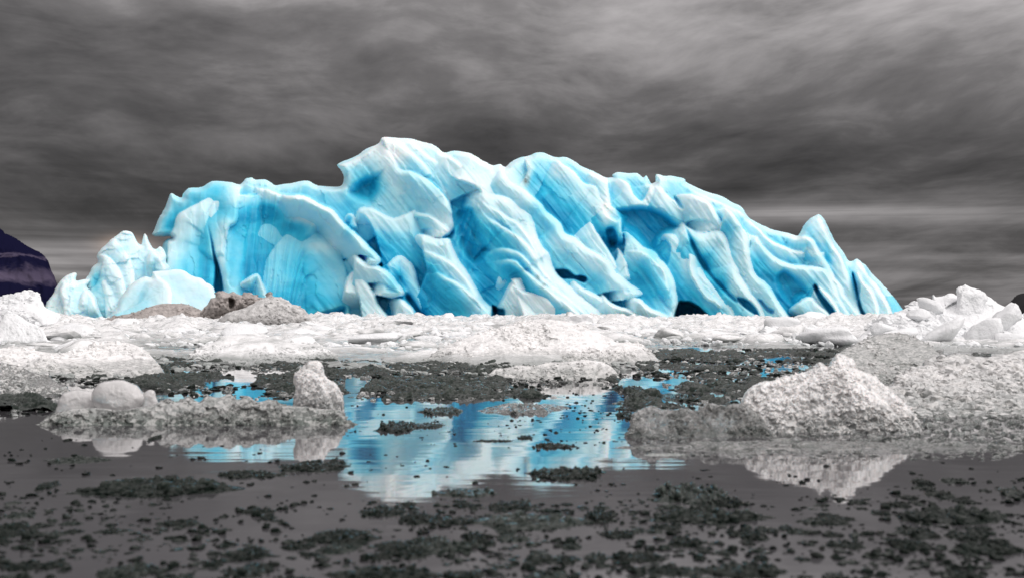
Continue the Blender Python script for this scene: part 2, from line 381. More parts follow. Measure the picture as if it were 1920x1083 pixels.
    if blur:
        gfull = np.full(len(Q), np.nan); gfull[idx] = H; gfull = gfull.reshape(GX.shape); mk = ~np.isnan(gfull); g0 = np.where(mk, gfull, 0); w0 = mk.astype(float)
        for _ in range(blur):
            for ax in (0, 1):
                g0 = (np.roll(g0, 1, ax) + 2 * g0 + np.roll(g0, -1, ax)) / 4; w0 = (np.roll(w0, 1, ax) + 2 * w0 + np.roll(w0, -1, ax)) / 4
            g0 = np.where(mk, g0, 0); w0 = np.where(mk, w0, 0)
        H = (g0 / np.maximum(w0, 1e-6)).ravel()[idx]
    front = base + (H + Hu) * env + Hr
    sidep = base * 0 + np.minimum(base, 1e9)
    rim = base - round_m
    inner = np.clip(d / (hgt * .5), 0, 1)
    backd = rim - back * np.sqrt(np.clip(1 - (1 - inner) ** 2, 0, 1)) - (0 if back < 1 else .8) * 0
    # waterline part must not taper: widest at the base
    def to_w(qq, Fv):
        Y = Yc - Fv; return np.stack([(qq[:, 0] - 960) / F_PX * Y, Y, CAM_H + (HZ - qq[:, 1]) / F_PX * Y], 1)
    on = snap[idx]
    front = np.where(on, rim, np.maximum(front, rim - 50))
    Vf = to_w(q, front); Vb = to_w(q, np.where(on, rim, np.minimum(backd, front - .02 * mpp * 10)))
    nx, ny = len(xs), len(ys)
    mp = np.full(nx * ny, -1); mp[idx] = np.arange(len(idx))
    G = mp.reshape(ny, nx); a, b_, c_, d_ = G[:-1, :-1].ravel(), G[:-1, 1:].ravel(), G[1:, 1:].ravel(), G[1:, :-1].ravel()
    ok = (a >= 0) & (b_ >= 0) & (c_ >= 0) & (d_ >= 0)
    Ff = np.stack([a, d_, c_, b_], 1)[ok]
    bm_ = np.where(on, np.arange(len(idx)), -1); bi = np.where(~on)[0]; bm_[bi] = len(idx) + np.arange(len(bi))
    Fb = bm_[Ff][:, ::-1]
    V = np.concatenate([Vf, Vb[bi]])
    att = None
    if attrs:
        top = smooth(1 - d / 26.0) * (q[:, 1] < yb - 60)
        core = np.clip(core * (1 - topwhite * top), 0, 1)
        sl = np.zeros(len(q))
        for cx, cy, rx, ry, a_ in silt:
            sl += a_ * np.exp(-(((q[:, 0] - cx) / rx) ** 2 + ((q[:, 1] - cy) / ry) ** 2))
        att = {'blue_ice_and_shade': np.concatenate([core, core[bi] * .5 + .15]), 'silt': np.concatenate([sl, sl[bi] * 0])}
    return mesh_obj(name, V, np.concatenate([Ff, Fb]), mat, att, not flat, parent)

# ------------------------------------------------------------------ setting: water and far hills
def water():
    S = 9000.0
    rows = [-30] + [1.5 * 1.35 ** i for i in range(30)]; rows = [r for r in rows if r < S] + [S]
    V, Fc = [], []
    for i, y in enumerate(rows):
        for j in range(9): V.append(((j - 4) / 4 * max(60, y * 1.2), y, 0))
    for i in range(len(rows) - 1):
        for j in range(8): a = i * 9 + j; Fc.append((a, a + 1, a + 10, a + 9))
    o = mesh_obj('water', V, Fc, mat_water()); tag(o, kind='structure')
water()

def far_hill(name, outline, Yc, mat):
    o = relief(name, outline, Yc, mat, step=2.0, slope=500, back=300, round_px=30, round_m=120, und=110, stria=0, rough=18, nscale=.03, jag=1.2, smooth_out=2)
    tag(o, kind='structure'); return o
def mat_mountain():
    m, t, b = new_mat('mountain_rock_painted_mist'); P = geo_pos(t)
    n = Noise(t, P, .012, 5, .6, .6); sep = N(t, 'ShaderNodeSeparateXYZ'); t.links.new(P, sep.inputs[0])
    zz = Mth(t, 'ADD', sep.outputs[2], Mth(t, 'MULTIPLY', Mth(t, 'SUBTRACT', n, .5), 60.0))
    b1 = Ramp(t, Mth(t, 'DIVIDE', zz, 250.0), [(.22, 0.0), (.27, 1.0), (.35, .8), (.40, 0.0), (.455, 0.0), (.475, .8), (.50, 0.0)])  # low cloud wisps painted into the rock colour as pale bands
    n2 = Noise(t, P, .004, 3, .5)
    f = Mth(t, 'MULTIPLY', b1, Ramp(t, n2, [(.35, .25), (.6, 1.0)]))
    t.links.new(MixC(t, f, (.007, .007, .024), (.085, .07, .11)), b.inputs['Base Color'])
    b.inputs['Roughness'].default_value = 1.0; b.inputs['Specular IOR Level'].default_value = 0.0
    return m
far_hill('mountain', [(-260, 470), (-160, 420), (-60, 405), (0, 428), (8, 437), (22, 442), (35, 450), (52, 462), (66, 469), (80, 476), (90, 490), (97, 508), (104, 522), (109, 540), (116, 560), (130, 588), (130, 600), (-260, 600)], 3200, mat_mountain())
far_hill('hill', [(1886, 574), (1893, 568), (1902, 556), (1915, 550), (1940, 545), (2010, 530), (2120, 545), (2140, 592), (1880, 592)], 2600, mat_plain('black_hill_rock', (.006, .006, .007), 1.0))

# ------------------------------------------------------------------ the iceberg
OUT_MAIN = [(308, 610), (306, 560), (303, 500), (304, 462), (312, 449), (322, 446), (318, 443), (300, 444), (285, 441), (290, 429), (300, 405), (309, 390), (319, 364), (328, 366), (340, 371),
 (344, 362), (354, 353), (378, 351), (397, 340), (427, 341), (450, 346), (460, 336), (471, 333), (480, 337), (498, 337), (508, 342), (517, 348), (527, 346), (545, 344), (570, 339), (582, 341), (596, 348),
 (620, 350), (638, 349), (644, 340), (644, 328), (638, 318), (632, 309), (645, 302), (667, 293), (686, 280), (710, 269), (716, 258), (735, 258), (750, 259), (771, 260), (788, 265), (805, 269), (818, 275),
 (832, 286), (852, 283), (880, 287), (892, 293), (903, 300), (914, 306), (925, 310), (938, 308), (947, 313), (958, 304), (971, 297), (992, 292), (1004, 287), (1016, 286), (1030, 291), (1041, 295), (1062, 295), (1078, 303),
 (1090, 312), (1108, 319), (1122, 326), (1136, 333), (1150, 332), (1148, 328), (1158, 323), (1178, 325), (1195, 325), (1206, 333), (1212, 329), (1217, 337), (1221, 344), (1229, 340), (1230, 327), (1245, 330), (1259, 330), (1283, 335), (1286, 341), (1298, 347), (1314, 355), (1330, 361),
 (1353, 368), (1372, 379), (1389, 387), (1396, 396), (1404, 408), (1423, 419), (1440, 427), (1457, 433), (1478, 437), (1494, 442), (1501, 434), (1509, 420), (1520, 409), (1528, 405), (1535, 402), (1541, 406), (1547, 414), (1557, 434), (1567, 454), (1580, 470), (1590, 488),
 (1597, 490), (1604, 486), (1609, 486), (1618, 493), (1625, 499), (1634, 511), (1651, 528), (1669, 548), (1684, 567), (1693, 580), (1702, 598), (1704, 612), (1698, 613), (1300, 613), (800, 613), (320, 613), (309, 613)]
CR = [
 # left block
 ([(308, 606), (310, 540), (314, 480), (318, 446), (327, 427), (333, 408), (344, 396), (360, 387), (379, 377), (400, 369), (441, 367)], 4.2, 34, 90, .7, .28),
 ([(432, 612), (424, 560), (406, 478), (393, 430), (388, 405), (395, 384), (410, 371), (445, 366)], 4.2, 18, 60, .8, .28),
 ([(452, 345), (449, 365), (447, 384), (448, 400), (443, 419), (431, 428), (425, 446), (422, 470)], 5.2, 14, 50, .6, .3),
 ([(470, 470), (473, 440), (483, 427), (502, 419), (526, 416), (556, 420), (590, 440)], 2.0, 24, 120, .4, .56),
 ([(492, 612), (493, 560), (496, 500), (520, 455), (560, 432), (590, 436), (615, 452), (640, 480), (652, 520), (655, 560), (658, 612)], 2.9, 70, 150, .45, .54),
 ([(441, 548), (451, 531), (473, 515), (484, 514), (494, 531), (502, 560), (506, 612)], 5.5, 8, 30, .7),
 ([(478, 350), (500, 356), (530, 366), (545, 385), (560, 400), (586, 416)], 3.6, 10, 40, .8),
 # long pale bar and its foot
 ([(524, 364), (545, 367), (570, 368), (603, 383), (626, 396), (653, 426), (680, 451), (711, 483), (709, 494), (694, 496)], 8.6, 13, 22, .3),
 ([(650, 486), (666, 478), (686, 491), (709, 497), (733, 513), (756, 543), (754, 554), (735, 558), (719, 556)], 8.4, 14, 50, .45),
 ([(640, 575), (645, 540), (652, 522), (663, 509), (676, 513), (700, 545), (715, 576), (742, 604)], 6.6, 12, 110, .6),
 ([(725, 560), (749, 560), (766, 571), (780, 583), (798, 606)], 8.2, 12, 60, .5),
 # the summit fin
 ([(640, 345), (636, 322), (634, 311), (668, 296), (700, 276), (716, 262)], 3.2, 6, 40, .8),
 ([(753, 392), (739, 374), (726, 357), (719, 337), (724, 315), (730, 300), (722, 280), (716, 262)], 4.2, 8, 60, .25),
 ([(716, 262), (730, 285), (750, 317), (773, 321), (800, 336), (823, 356), (843, 383), (851, 416), (850, 430), (838, 440)], 5.8, 18, 75, .45),
 ([(765, 405), (780, 400), (806, 406), (830, 420), (842, 432), (838, 442), (818, 444)], -1.5, 7, 24, .35),
 ([(704, 404), (716, 374), (736, 371), (753, 391)], 4.0, 6, 30, .8),
 ([(640, 420), (652, 402), (664, 404), (668, 420)], 3.6, 6, 30, .8),
 ([(662, 424), (673, 392), (693, 390), (715, 399), (735, 408), (755, 402)], 5.2, 9, 95, .85),
 ([(768, 452), (788, 439), (820, 446), (842, 447), (850, 463), (866, 496), (883, 519), (906, 559), (923, 576), (927, 604)], 8.2, 22, 95, .95),
 ([(795, 470), (803, 472), (826, 483), (853, 499), (880, 527), (895, 550)], -1.0, 7, 24, .35),
 ([(815, 512), (823, 513), (850, 526), (880, 549), (908, 572)], -1.1, 8, 30, .4),
 ([(690, 520), (720, 498), (750, 480), (775, 500), (785, 530), (792, 570), (800, 612)], 5.2, 12, 60, 1.0),
 # behind the summit
 ([(735, 268), (760, 280), (790, 302), (812, 330), (832, 350), (844, 368), (846, 380)], -1.6, 9, 30, .4),
 ([(770, 262), (800, 290), (830, 310), (853, 330), (870, 345), (880, 352)], -1.6, 10, 30, .4),
 ([(818, 277), (836, 288), (853, 300), (883, 316), (903, 336), (926, 350), (933, 364), (915, 368)], 5.2, 10, 60, .4),
 ([(921, 468), (912, 450), (906, 430), (903, 400), (903, 366), (886, 350), (863, 338)], 6.8, 6, 45, .15),
 ([(880, 352), (903, 361), (939, 366), (969, 380), (993, 400), (1001, 412), (1006, 438), (1018, 463), (1030, 475), (1039, 505), (1054, 524), (1082, 548), (1112, 573), (1150, 600)], 7.6, 26, 90, .6),
 ([(915, 385), (926, 393), (956, 410), (980, 430), (996, 450), (1008, 478)], -1.3, 8, 26, .25),
 ([(912, 405), (935, 420), (965, 440), (990, 462), (1010, 492), (1030, 520)], -1.2, 8, 26, .25),
 ([(922, 470), (945, 466), (973, 476), (999, 499), (1020, 524), (1050, 548), (1090, 580)], -1.6, 9, 26, .3),
 ([(930, 490), (959, 488), (985, 505), (1005, 525), (1030, 545), (1062, 570), (1095, 597)], -1.5, 9, 26, .3),
 ([(925, 560), (930, 520), (940, 505), (960, 515)], 6.0, 14, 60, 1.0),
 ([(986, 612), (973, 576), (966, 549), (959, 527)], 9.2, 6, 60, .15, .12, 1),
 ([(960, 529), (986, 543), (1003, 544), (1021, 554), (1048, 573), (1063, 588), (1069, 604)], 9.6, 12, 60, .2, .12, 1),
 # long fin in front of the second dome
 ([(925, 311), (940, 318), (960, 341), (981, 353), (1012, 381), (1024, 396), (1051, 417), (1061, 438), (1082, 447), (1106, 466), (1140, 490), (1155, 509), (1173, 524), (1204, 547), (1198, 557), (1176, 561)], 7.0, 20, 60, .65),
 ([(1061, 524), (1075, 526), (1097, 542), (1131, 560), (1160, 580), (1190, 604)], 7.6, 10, 30, .4),
 ([(1120, 545), (1131, 551), (1149, 569), (1179, 579), (1219, 596)], 8.2, 9, 30, .3),
 ([(1165, 560), (1198, 560), (1219, 576), (1245, 588), (1268, 602)], 8.6, 12, 40, .35),
 
 # second dome
 ([(947, 315), (960, 330), (975, 342), (984, 332), (988, 320), (986, 305)], 2.6, 8, 24, .5),
 ([(1041, 296), (1070, 318), (1094, 343), (1116, 349), (1126, 371), (1146, 386)], 3.4, 16, 90, .9),
 ([(1104, 320), (1137, 334), (1141, 352), (1143, 368), (1147, 386)], 3.0, 12, 50, .6),
 ([(1100, 405), (1107, 414), (1125, 445), (1142, 471), (1160, 500)], 4.8, 7, 34, .3),
 ([(1129, 378), (1140, 405), (1158, 414), (1166, 408), (1168, 436)], 4.6, 6, 34, .9),
 ([(1150, 470), (1160, 464), (1172, 485), (1180, 515)], 6.0, 8, 34, .5),
 ([(1164, 440), (1172, 436), (1186, 442), (1204, 460), (1228, 473), (1255, 504), (1266, 531), (1271, 562), (1268, 602)], 6.4, 16, 80, .8),
 ([(1180, 470), (1210, 474), (1236, 498), (1248, 515), (1254, 540)], -1.0, 6, 20, .6),
 # right part
 ([(1152, 334), (1180, 345), (1190, 365), (1205, 375), (1222, 345)], 2.6, 10, 50, .55),
 ([(1222, 346), (1236, 345), (1248, 362), (1258, 372), (1276, 385)], 3.6, 10, 60, .6),
 ([(1236, 452), (1244, 439), (1264, 439), (1278, 451), (1294, 476), (1311, 495), (1327, 520), (1355, 548), (1380, 570), (1398, 604)], 5.4, 14, 90, 1.0),
 ([(1372, 596), (1340, 572), (1319, 556), (1299, 531), (1291, 505), (1292, 482)], 6.0, 8, 34, .5),
 ([(1262, 368), (1280, 365), (1300, 365), (1325, 376), (1344, 399), (1356, 422), (1352, 432), (1338, 434)], 4.8, 14, 80, .45),
 ([(1275, 412), (1295, 430), (1322, 436), (1350, 433), (1366, 446), (1374, 464), (1388, 490), (1391, 518), (1410, 545), (1430, 576), (1441, 604)], 6.8, 26, 62, .75),
 ([(1344, 393), (1361, 392), (1377, 404), (1391, 426), (1403, 448), (1405, 473), (1410, 495), (1421, 518), (1446, 540), (1457, 559), (1484, 602)], 7.2, 16, 46, .6),
 ([(1290, 350), (1313, 362), (1338, 374), (1369, 390), (1390, 400)], -1.4, 8, 26, .4),
 ([(1395, 430), (1405, 441), (1418, 445), (1430, 460), (1450, 478), (1479, 494), (1507, 497), (1534, 499), (1551, 509), (1562, 528), (1574, 552), (1590, 580), (1600, 604)], 6.4, 13, 70, .9),
 ([(1404, 412), (1425, 432), (1445, 450), (1468, 462), (1495, 470), (1537, 473)], 4.8, 8, 34, .6),
 ([(1480, 437), (1495, 443), (1515, 444), (1526, 451), (1536, 470), (1551, 492), (1562, 512), (1579, 537), (1587, 556), (1612, 584), (1634, 610)], 5.6, 11, 40, .6),
 ([(1520, 524), (1532, 530), (1545, 545), (1560, 560), (1572, 580), (1582, 604)], 8.0, 8, 22, .25),
 ([(1470, 590), (1490, 570), (1518, 555), (1534, 567), (1551, 584), (1567, 602)], 8.0, 10, 60, .7),
 ([(1535, 403), (1548, 425), (1562, 458), (1580, 485), (1592, 512), (1601, 545), (1614, 580), (1630, 606)], 4.4, 13, 40, .55),
 ([(1604, 530), (1608, 509), (1620, 526), (1634, 545), (1645, 570), (1655, 604)], 6.4, 9, 30, .35),
 ([(1609, 487), (1622, 505), (1640, 530), (1658, 556), (1676, 590), (1684, 606)], 5.0, 12, 38, .35),
]
HO = [
 ([(389, 420), (398, 446), (406, 478), (413, 505), (421, 547), (400, 547), (402, 502), (396, 462)], 2.6, 5, .95),
 ([(648, 358), (668, 335), (700, 322), (722, 316), (716, 345), (712, 368), (700, 390), (680, 385), (655, 372)], 1.8, 22, .72),
 ([(852, 400), (872, 385), (893, 392), (904, 430), (922, 466), (918, 476), (895, 497), (872, 485), (855, 455)], 1.2, 14, .78),
 ([(1040, 504), (1065, 503), (1078, 515), (1093, 515), (1103, 523), (1095, 531), (1075, 524), (1054, 523), (1044, 513)], 2.6, 4, .92),
 ([(1133, 430), (1150, 424), (1161, 440), (1158, 460), (1142, 466)], 1.5, 9, .75),
 ([(1150, 392), (1175, 385), (1210, 382), (1245, 396), (1278, 424), (1256, 438), (1238, 450), (1226, 470), (1212, 466), (1190, 440), (1168, 425)], 1.4, 14, .82),
 ([(1280, 420), (1292, 430), (1312, 468), (1345, 520), (1385, 560), (1375, 566), (1340, 532), (1305, 488)], 1.0, 8, .85),
 ([(1380, 555), (1400, 559), (1418, 576), (1424, 594), (1404, 584), (1386, 567)], 1.6, 4, .88),
 ([(1420, 560), (1430, 562), (1440, 574), (1452, 580), (1449, 590), (1436, 584), (1428, 574)], 1.0, 4, .6),
 ([(1267, 602), (1270, 568), (1283, 564), (1300, 566), (1318, 578), (1332, 604)], 6.0, 5, 1.0),
 ([(1262, 368), (1275, 374), (1285, 392), (1271, 388)], .8, 4, .55),
 ([(1524, 535), (1532, 533), (1545, 553), (1560, 572), (1573, 592), (1574, 599), (1560, 594), (1545, 576), (1530, 552)], 2.2, 4, .85),
 ([(1597, 515), (1603, 512), (1609, 540), (1614, 560), (1621, 582), (1636, 608), (1622, 608), (1610, 578)], 2.4, 5, .85),
 ([(920, 604), (921, 572), (932, 574), (948, 580), (944, 604)], 3.0, 5, .95),
 ([(782, 604), (770, 578), (756, 560), (765, 545), (790, 575), (812, 604)], 1.8, 9, .92),
 ([(560, 604), (580, 590), (620, 578), (650, 572), (640, 604)], 1.6, 12, .85),
 ([(688, 496), (712, 500), (726, 492), (738, 520), (760, 555), (752, 540), (735, 512)], .5, 6, .85),
 ([(1470, 500), (1450, 520), (1455, 540), (1480, 575), (1500, 560), (1520, 550), (1500, 520)], 1.0, 14, .68),
]
WSP = [(450, 480, 10, 24, .18), (600, 462, 34, 14, .22), (745, 285, 30, 20, .3), (1135, 400, 10, 25, .35), (1320, 390, 30, 20, .2)]
BSP = [(455, 402, 30, 24, .4), (500, 398, 36, 16, .3), (565, 425, 34, 10, .3), (340, 530, 24, 45, .35), (385, 500, 12, 40, .2), (430, 510, 12, 46, .25), (475, 500, 26, 30, .3), (520, 570, 50, 26, .3), (560, 500, 40, 50, .15), (640, 565, 60, 18, .2),
       (320, 425, 14, 18, .25), (395, 352, 30, 8, .15), (690, 348, 34, 26, .4), (655, 432, 14, 22, .3), (700, 470, 24, 30, .3), (735, 440, 30, 26, .15), (738, 530, 22, 36, .4), (790, 545, 20, 45, .3), (660, 390, 20, 20, .2),
       (880, 425, 26, 40, .35), (892, 488, 26, 20, .3), (915, 535, 26, 44, .35), (870, 375, 22, 20, .15), (815, 350, 16, 12, .1), (1010, 395, 22, 26, .3), (1000, 335, 20, 14, .25), (1040, 425, 26, 26, .2), (1080, 400, 40, 30, .12), (1070, 350, 50, 18, .12), (1145, 448, 14, 26, .35), (1125, 525, 20, 16, .15),
       (1185, 425, 30, 34, .35), (1235, 415, 40, 22, .3), (1225, 470, 18, 26, .35), (1205, 520, 30, 36, .2), (1250, 560, 16, 40, .3), (1298, 455, 12, 18, .35), (1322, 490, 14, 18, .35), (1352, 530, 16, 18, .35), (1300, 560, 30, 30, .3), (1350, 585, 24, 16, .2), (1270, 490, 16, 30, .15),
       (1368, 425, 10, 16, .2), (1428, 490, 16, 26, .35), (1452, 530, 22, 26, .35), (1485, 560, 26, 22, .3), (1480, 520, 40, 16, .2), (1500, 458, 36, 7, .25), (1520, 485, 30, 7, .2), (1552, 470, 8, 40, .3), (1600, 530, 7, 40, .3), (1625, 515, 8, 20, .2), (1515, 430, 10, 12, .15)]
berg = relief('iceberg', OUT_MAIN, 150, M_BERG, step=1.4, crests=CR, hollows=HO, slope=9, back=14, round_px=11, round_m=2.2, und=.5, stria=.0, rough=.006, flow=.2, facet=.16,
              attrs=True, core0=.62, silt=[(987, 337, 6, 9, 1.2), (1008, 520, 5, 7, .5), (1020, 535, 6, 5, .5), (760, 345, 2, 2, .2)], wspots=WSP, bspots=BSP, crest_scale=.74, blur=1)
tag(berg, 'huge sculpted blue and white iceberg with leaning fins and domes behind the ice field', 'iceberg')

def berg_obj(name, label, outline, Yc, **kw):
    o = relief(name, outline, Yc, M_BERG, attrs=True, **kw); tag(o, label, 'iceberg'); return o
berg_obj('small_iceberg', 'lumpy pale blue iceberg with a thin spike, standing left of the huge iceberg', [(150, 612), (152, 575), (156, 540), (160, 523), (168, 513), (173, 500), (183, 492), (182, 477), (197, 460), (207, 450), (217, 443), (225, 437), (233, 433), (247, 435), (253, 445), (258, 455), (265, 459), (268, 447), (271, 438), (276, 443), (279, 452), (285, 463), (292, 467), (300, 462), (307, 468), (312, 480), (311, 490), (318, 500), (319, 508), (325, 540), (330, 612)], 140,
  crests=[([(200, 612), (198, 560), (190, 530), (200, 520), (215, 525)], 2.2, 8, 40, .3), ([(275, 520), (274, 490), (283, 474), (300, 478), (312, 500)], 2.0, 8, 30, .5), ([(215, 450), (235, 470), (250, 500), (255, 530)], 2.0, 14, 40, .4), ([(182, 480), (200, 480), (222, 500), (232, 520), (240, 560)], 2.4, 12, 40, .3)],
  step=1.5, slope=5, back=6, round_px=9, round_m=1.6, und=1.0, stria=.0, rough=.12, facet=.35, fsize=2.0, core0=.26, seed=2, bspots=[(228, 468, 12, 6, .25), (180, 525, 10, 16, .3), (270, 505, 16, 20, .2)])
berg_obj('small_iceberg', 'leftmost pale iceberg with a horn pointing right, low beside the dark mountain', [(84, 612), (86, 572), (92, 560), (100, 550), (104, 540), (108, 533), (115, 524), (123, 517), (132, 513), (141, 511), (144, 515), (142, 522), (144, 526), (155, 524), (170, 523), (168, 530), (163, 536), (168, 542), (173, 547), (180, 556), (183, 562), (186, 580), (192, 612)], 136,
  crests=[([(120, 612), (118, 570), (112, 550), (118, 535), (130, 530)], 1.6, 6, 30, .2), ([(140, 590), (150, 560), (160, 545), (172, 550), (182, 570)], 1.8, 7, 30, .35)],
  step=1.5, slope=4, back=5, round_px=8, round_m=1.4, und=.9, stria=.0, rough=.08, facet=.3, fsize=2.5, core0=.22, seed=3)
berg_obj('low_iceberg', 'low smooth pale blue ice hump in front of the huge iceberg left end', [(214, 612), (218, 578), (224, 560), (233, 547), (242, 536), (253, 527), (264, 521), (273, 518), (284, 520), (286, 516), (286, 510), (296, 508), (313, 507), (328, 505), (341, 506), (350, 510), (357, 515), (367, 519), (377, 521), (386, 529), (393, 532), (399, 537), (403, 547), (408, 565), (412, 612)], 128,
  crests=[([(285, 512), (300, 522), (320, 540), (322, 580), (318, 612)], 1.4, 10, 60, .4)],
  step=1.5, slope=4, back=5, round_px=10, round_m=1.5, und=.6, stria=.05, rough=.05, core0=.30, seed=4)

# ------------------------------------------------------------------ loose ice
import bmesh
def ico(sub):
    bm = bmesh.new(); bmesh.ops.create_icosphere(bm, subdivisions=sub, radius=1)
    V = np.array([v.co[:] for v in bm.verts]); Fc = np.array([[v.index for v in f.verts] for f in bm.faces]); bm.free(); return V, Fc
ICO = {k: ico(k) for k in (1, 2, 3, 4)}
def chunk(seed, sub=3, planes=11, soft=.06, rough=.08, fr=2.0):
    """a broken lump of ice: random cleavage planes, slightly rounded, with a rough skin; fills the unit box"""
    r = np.random.default_rng(seed); V, Fc = ICO[sub]; n = r.normal(size=(planes, 3)); n /= np.linalg.norm(n, axis=1)[:, None]
    d = r.uniform(.55, 1.0, planes); dots = V @ n.T
    R = np.where(dots > .05, d / np.maximum(dots, .05), 9.0)
    R = -soft * np.log(np.exp(-R / soft).sum(1)) if soft else R.min(1)
    R = np.clip(R, .2, 1.5) * (1 + rough * fbm(V * fr + seed * 3.1, 4))
    P = V * R[:, None]; P -= (P.max(0) + P.min(0)) / 2; P /= np.abs(P).max(0)
    return P, Fc
ANG = [chunk(100 + i, 3, 14, .028, .17) for i in range(10)]
ANG2 = [chunk(130 + i, 2, 9, .05, .12) for i in range(10)]
LUMP = [chunk(160 + i, 3, 16, .14, .30, 2.6) for i in range(8)]
TINY = [chunk(190 + i, 1, 8, .05, .2) for i in range(8)]
MESHES = {}
def shared(kind, i, V, Fc, mat, sm):
    k = (kind, i, mat.name, sm)
    if k not in MESHES:
        o = mesh_obj('ice_chunk', V, Fc, mat, smooth_sh=sm); MESHES[k] = o.data; bpy.data.objects.remove(o)
    return MESHES[k]
def put(name, px, py, w, h, mat, kind='ANG', i=None, dep=.8, sink=.25, rot=None, sm=True, label=None, cat='ice chunk', group=None, tilt=.25, lift=0.0):
    """a chunk w x h photo units large whose foot touches the water at that photo point"""
    lib = {'ANG': ANG, 'LUMP': LUMP, 'ANG2': ANG2}[kind]; i = random.randrange(len(lib)) if i is None else i
    x, Y = at(px, py); m = Y / F_PX; Hm = h * m
    o = bpy.data.objects.new(name, shared(kind, i, *lib[i], mat, sm)); C.objects.link(o)
    sz = Hm / (2 * (1 - sink)) ; sx = w * m / 2; sy = sx * dep
    o.scale = (sx, sy, sz); o.location = (x, Y + sy * .8, Hm - sz + lift)
    o.rotation_euler = (random.uniform(-tilt, tilt) * .5, random.uniform(-tilt, tilt) * .5, random.uniform(0, 6.28) if rot is None else rot)
    return tag(o, label, cat, group)
def inside(x, y, poly):
    c = False; n = len(poly)
    for i in range(n):
        (x1, y1), (x2, y2) = poly[i], poly[(i + 1) % n]
        if (y1 > y) != (y2 > y) and x < (x2 - x1) * (y - y1) / (y2 - y1) + x1: c = not c
    return c
def sample(poly, n, avoid=(), clump=None, seed=0):
    xs = [p[0] for p in poly]; ys = [p[1] for p in poly]; out = []; r = random.Random(seed)
    tries = 0
    while len(out) < n and tries < n * 40:
        tries += 1
        x, y = r.uniform(min(xs), max(xs)), r.uniform(min(ys), max(ys))
        if not inside(x, y, poly): continue
        if any(((x - a) / c) ** 2 + ((y - b) / d) ** 2 < 1 for a, b, c, d in avoid): continue
        if clump:
            q = perlin(np.array([[x / clump[0], y / clump[1], seed * 5.5]]))[0]
            if q < clump[2]: continue
        out.append((x, y))
    return out
def scatter_mesh(name, spots, size, mat, lib, hr=(.35, .7), sm=False, label=None, cat=None, sink=.3, dep=(.6, 1.1)):
    """uncountable small pieces as one mesh; size(x, y) gives their width in photo units"""
    VV, FF, off = [], [], 0; r = random.Random(len(spots))
    for x, y in spots:
        V, Fc = lib[r.randrange(len(lib))]; w = size(x, y, r); X, Y = at(x, y); m = Y / F_PX
        a = r.uniform(0, 6.283); ca, sa = math.cos(a), math.sin(a)
        sx = w * m / 2; sy = sx * r.uniform(*dep); h = w * m * r.uniform(*hr); sz = h / (2 * (1 - sink))
        P = V * np.array([sx, sy, sz]); Pn = np.stack([P[:, 0] * ca - P[:, 1] * sa + X, P[:, 0] * sa + P[:, 1] * ca + Y, P[:, 2] + h - sz], 1)
        VV.append(Pn); FF.append(Fc + off); off += len(V)
    o = mesh_obj(name, np.concatenate(VV), np.concatenate(FF), mat, smooth_sh=sm)
    return tag(o, label, cat, kind='stuff')

# larger floes and growlers, each with its own outline
def floe(name, label, outline, Yc, mat, cat='ice floe', **kw):
    wpx = max(p[0] for p in outline) - min(p[0] for p in outline); wm = wpx * Yc / F_PX
    d = dict(step=1.6, slope=wm * .25, back=wm * .3, round_px=10, round_m=wm * .05, und=wm * .03, stria=0, rough=wm * .008, nscale=20 / wm, jag=1.6, smooth_out=3, facet=wm * .018, fsize=1.3)
    cs = kw.pop('crest_m', None); d.update(kw)
    o = relief(name, outline, Yc, mat, **d)
    return tag(o, label, cat)
gw = ground_y
floe('snowy_floe', 'bright white rounded ice hill at the left edge below the dark mountain', [(-70, 640), (-70, 570), (-30, 556), (0, 556), (20, 553), (33, 548), (53, 547), (72, 552), (78, 562), (87, 577), (100, 583), (114, 591), (112, 600), (96, 612), (70, 622), (60, 640)], 52, M_WHITE, slope=2.6, und=.3, rough=.04, facet=.12, nscale=1.6, seed=11,
     crests=[([(-20, 600), (10, 580), (50, 572), (80, 590), (90, 612)], .9, 8, 40)])
floe('snowy_floe', 'white ice block with a flat face, low before the rounded white hill at left edge', [(-20, 660), (0, 604), (8, 590), (30, 588), (48, 600), (62, 606), (80, 618), (90, 640), (92, 660)], 37, M_WHITE, slope=1.2, und=.12, rough=.02, seed=12)
floe('silty_floe', 'flat brown silt covered floe left of the brown rubble block', [(170, 618), (184, 604), (210, 594), (240, 588), (262, 582), (285, 573), (315, 568), (345, 569), (372, 578), (392, 592), (400, 606), (400, 618)], 88, M_SILT, slope=3.5, und=.35, rough=.18, seed=13)
floe('rubble_ice', 'brown knobbly block of dirty rubble ice before the blue iceberg', [(360, 618), (366, 603), (376, 594), (380, 584), (386, 572), (393, 562), (403, 556), (406, 547), (418, 545), (428, 549), (440, 547), (452, 553), (458, 548), (472, 549), (484, 556), (497, 556), (507, 548), (510, 558), (502, 570), (500, 590), (490, 618)], 80, M_SILT, slope=1.6, und=.9, rough=.35, round_m=.7, seed=14, jag=3,
     crests=[([(385, 600), (390, 575), (405, 560), (425, 556), (430, 570)], 1.1, 8, 20), ([(440, 585), (445, 562), (465, 555), (495, 562), (500, 580)], 1.2, 9, 25)], hollows=[([(418, 570), (426, 558), (440, 560), (444, 572), (432, 582)], .9, 5, .5)])
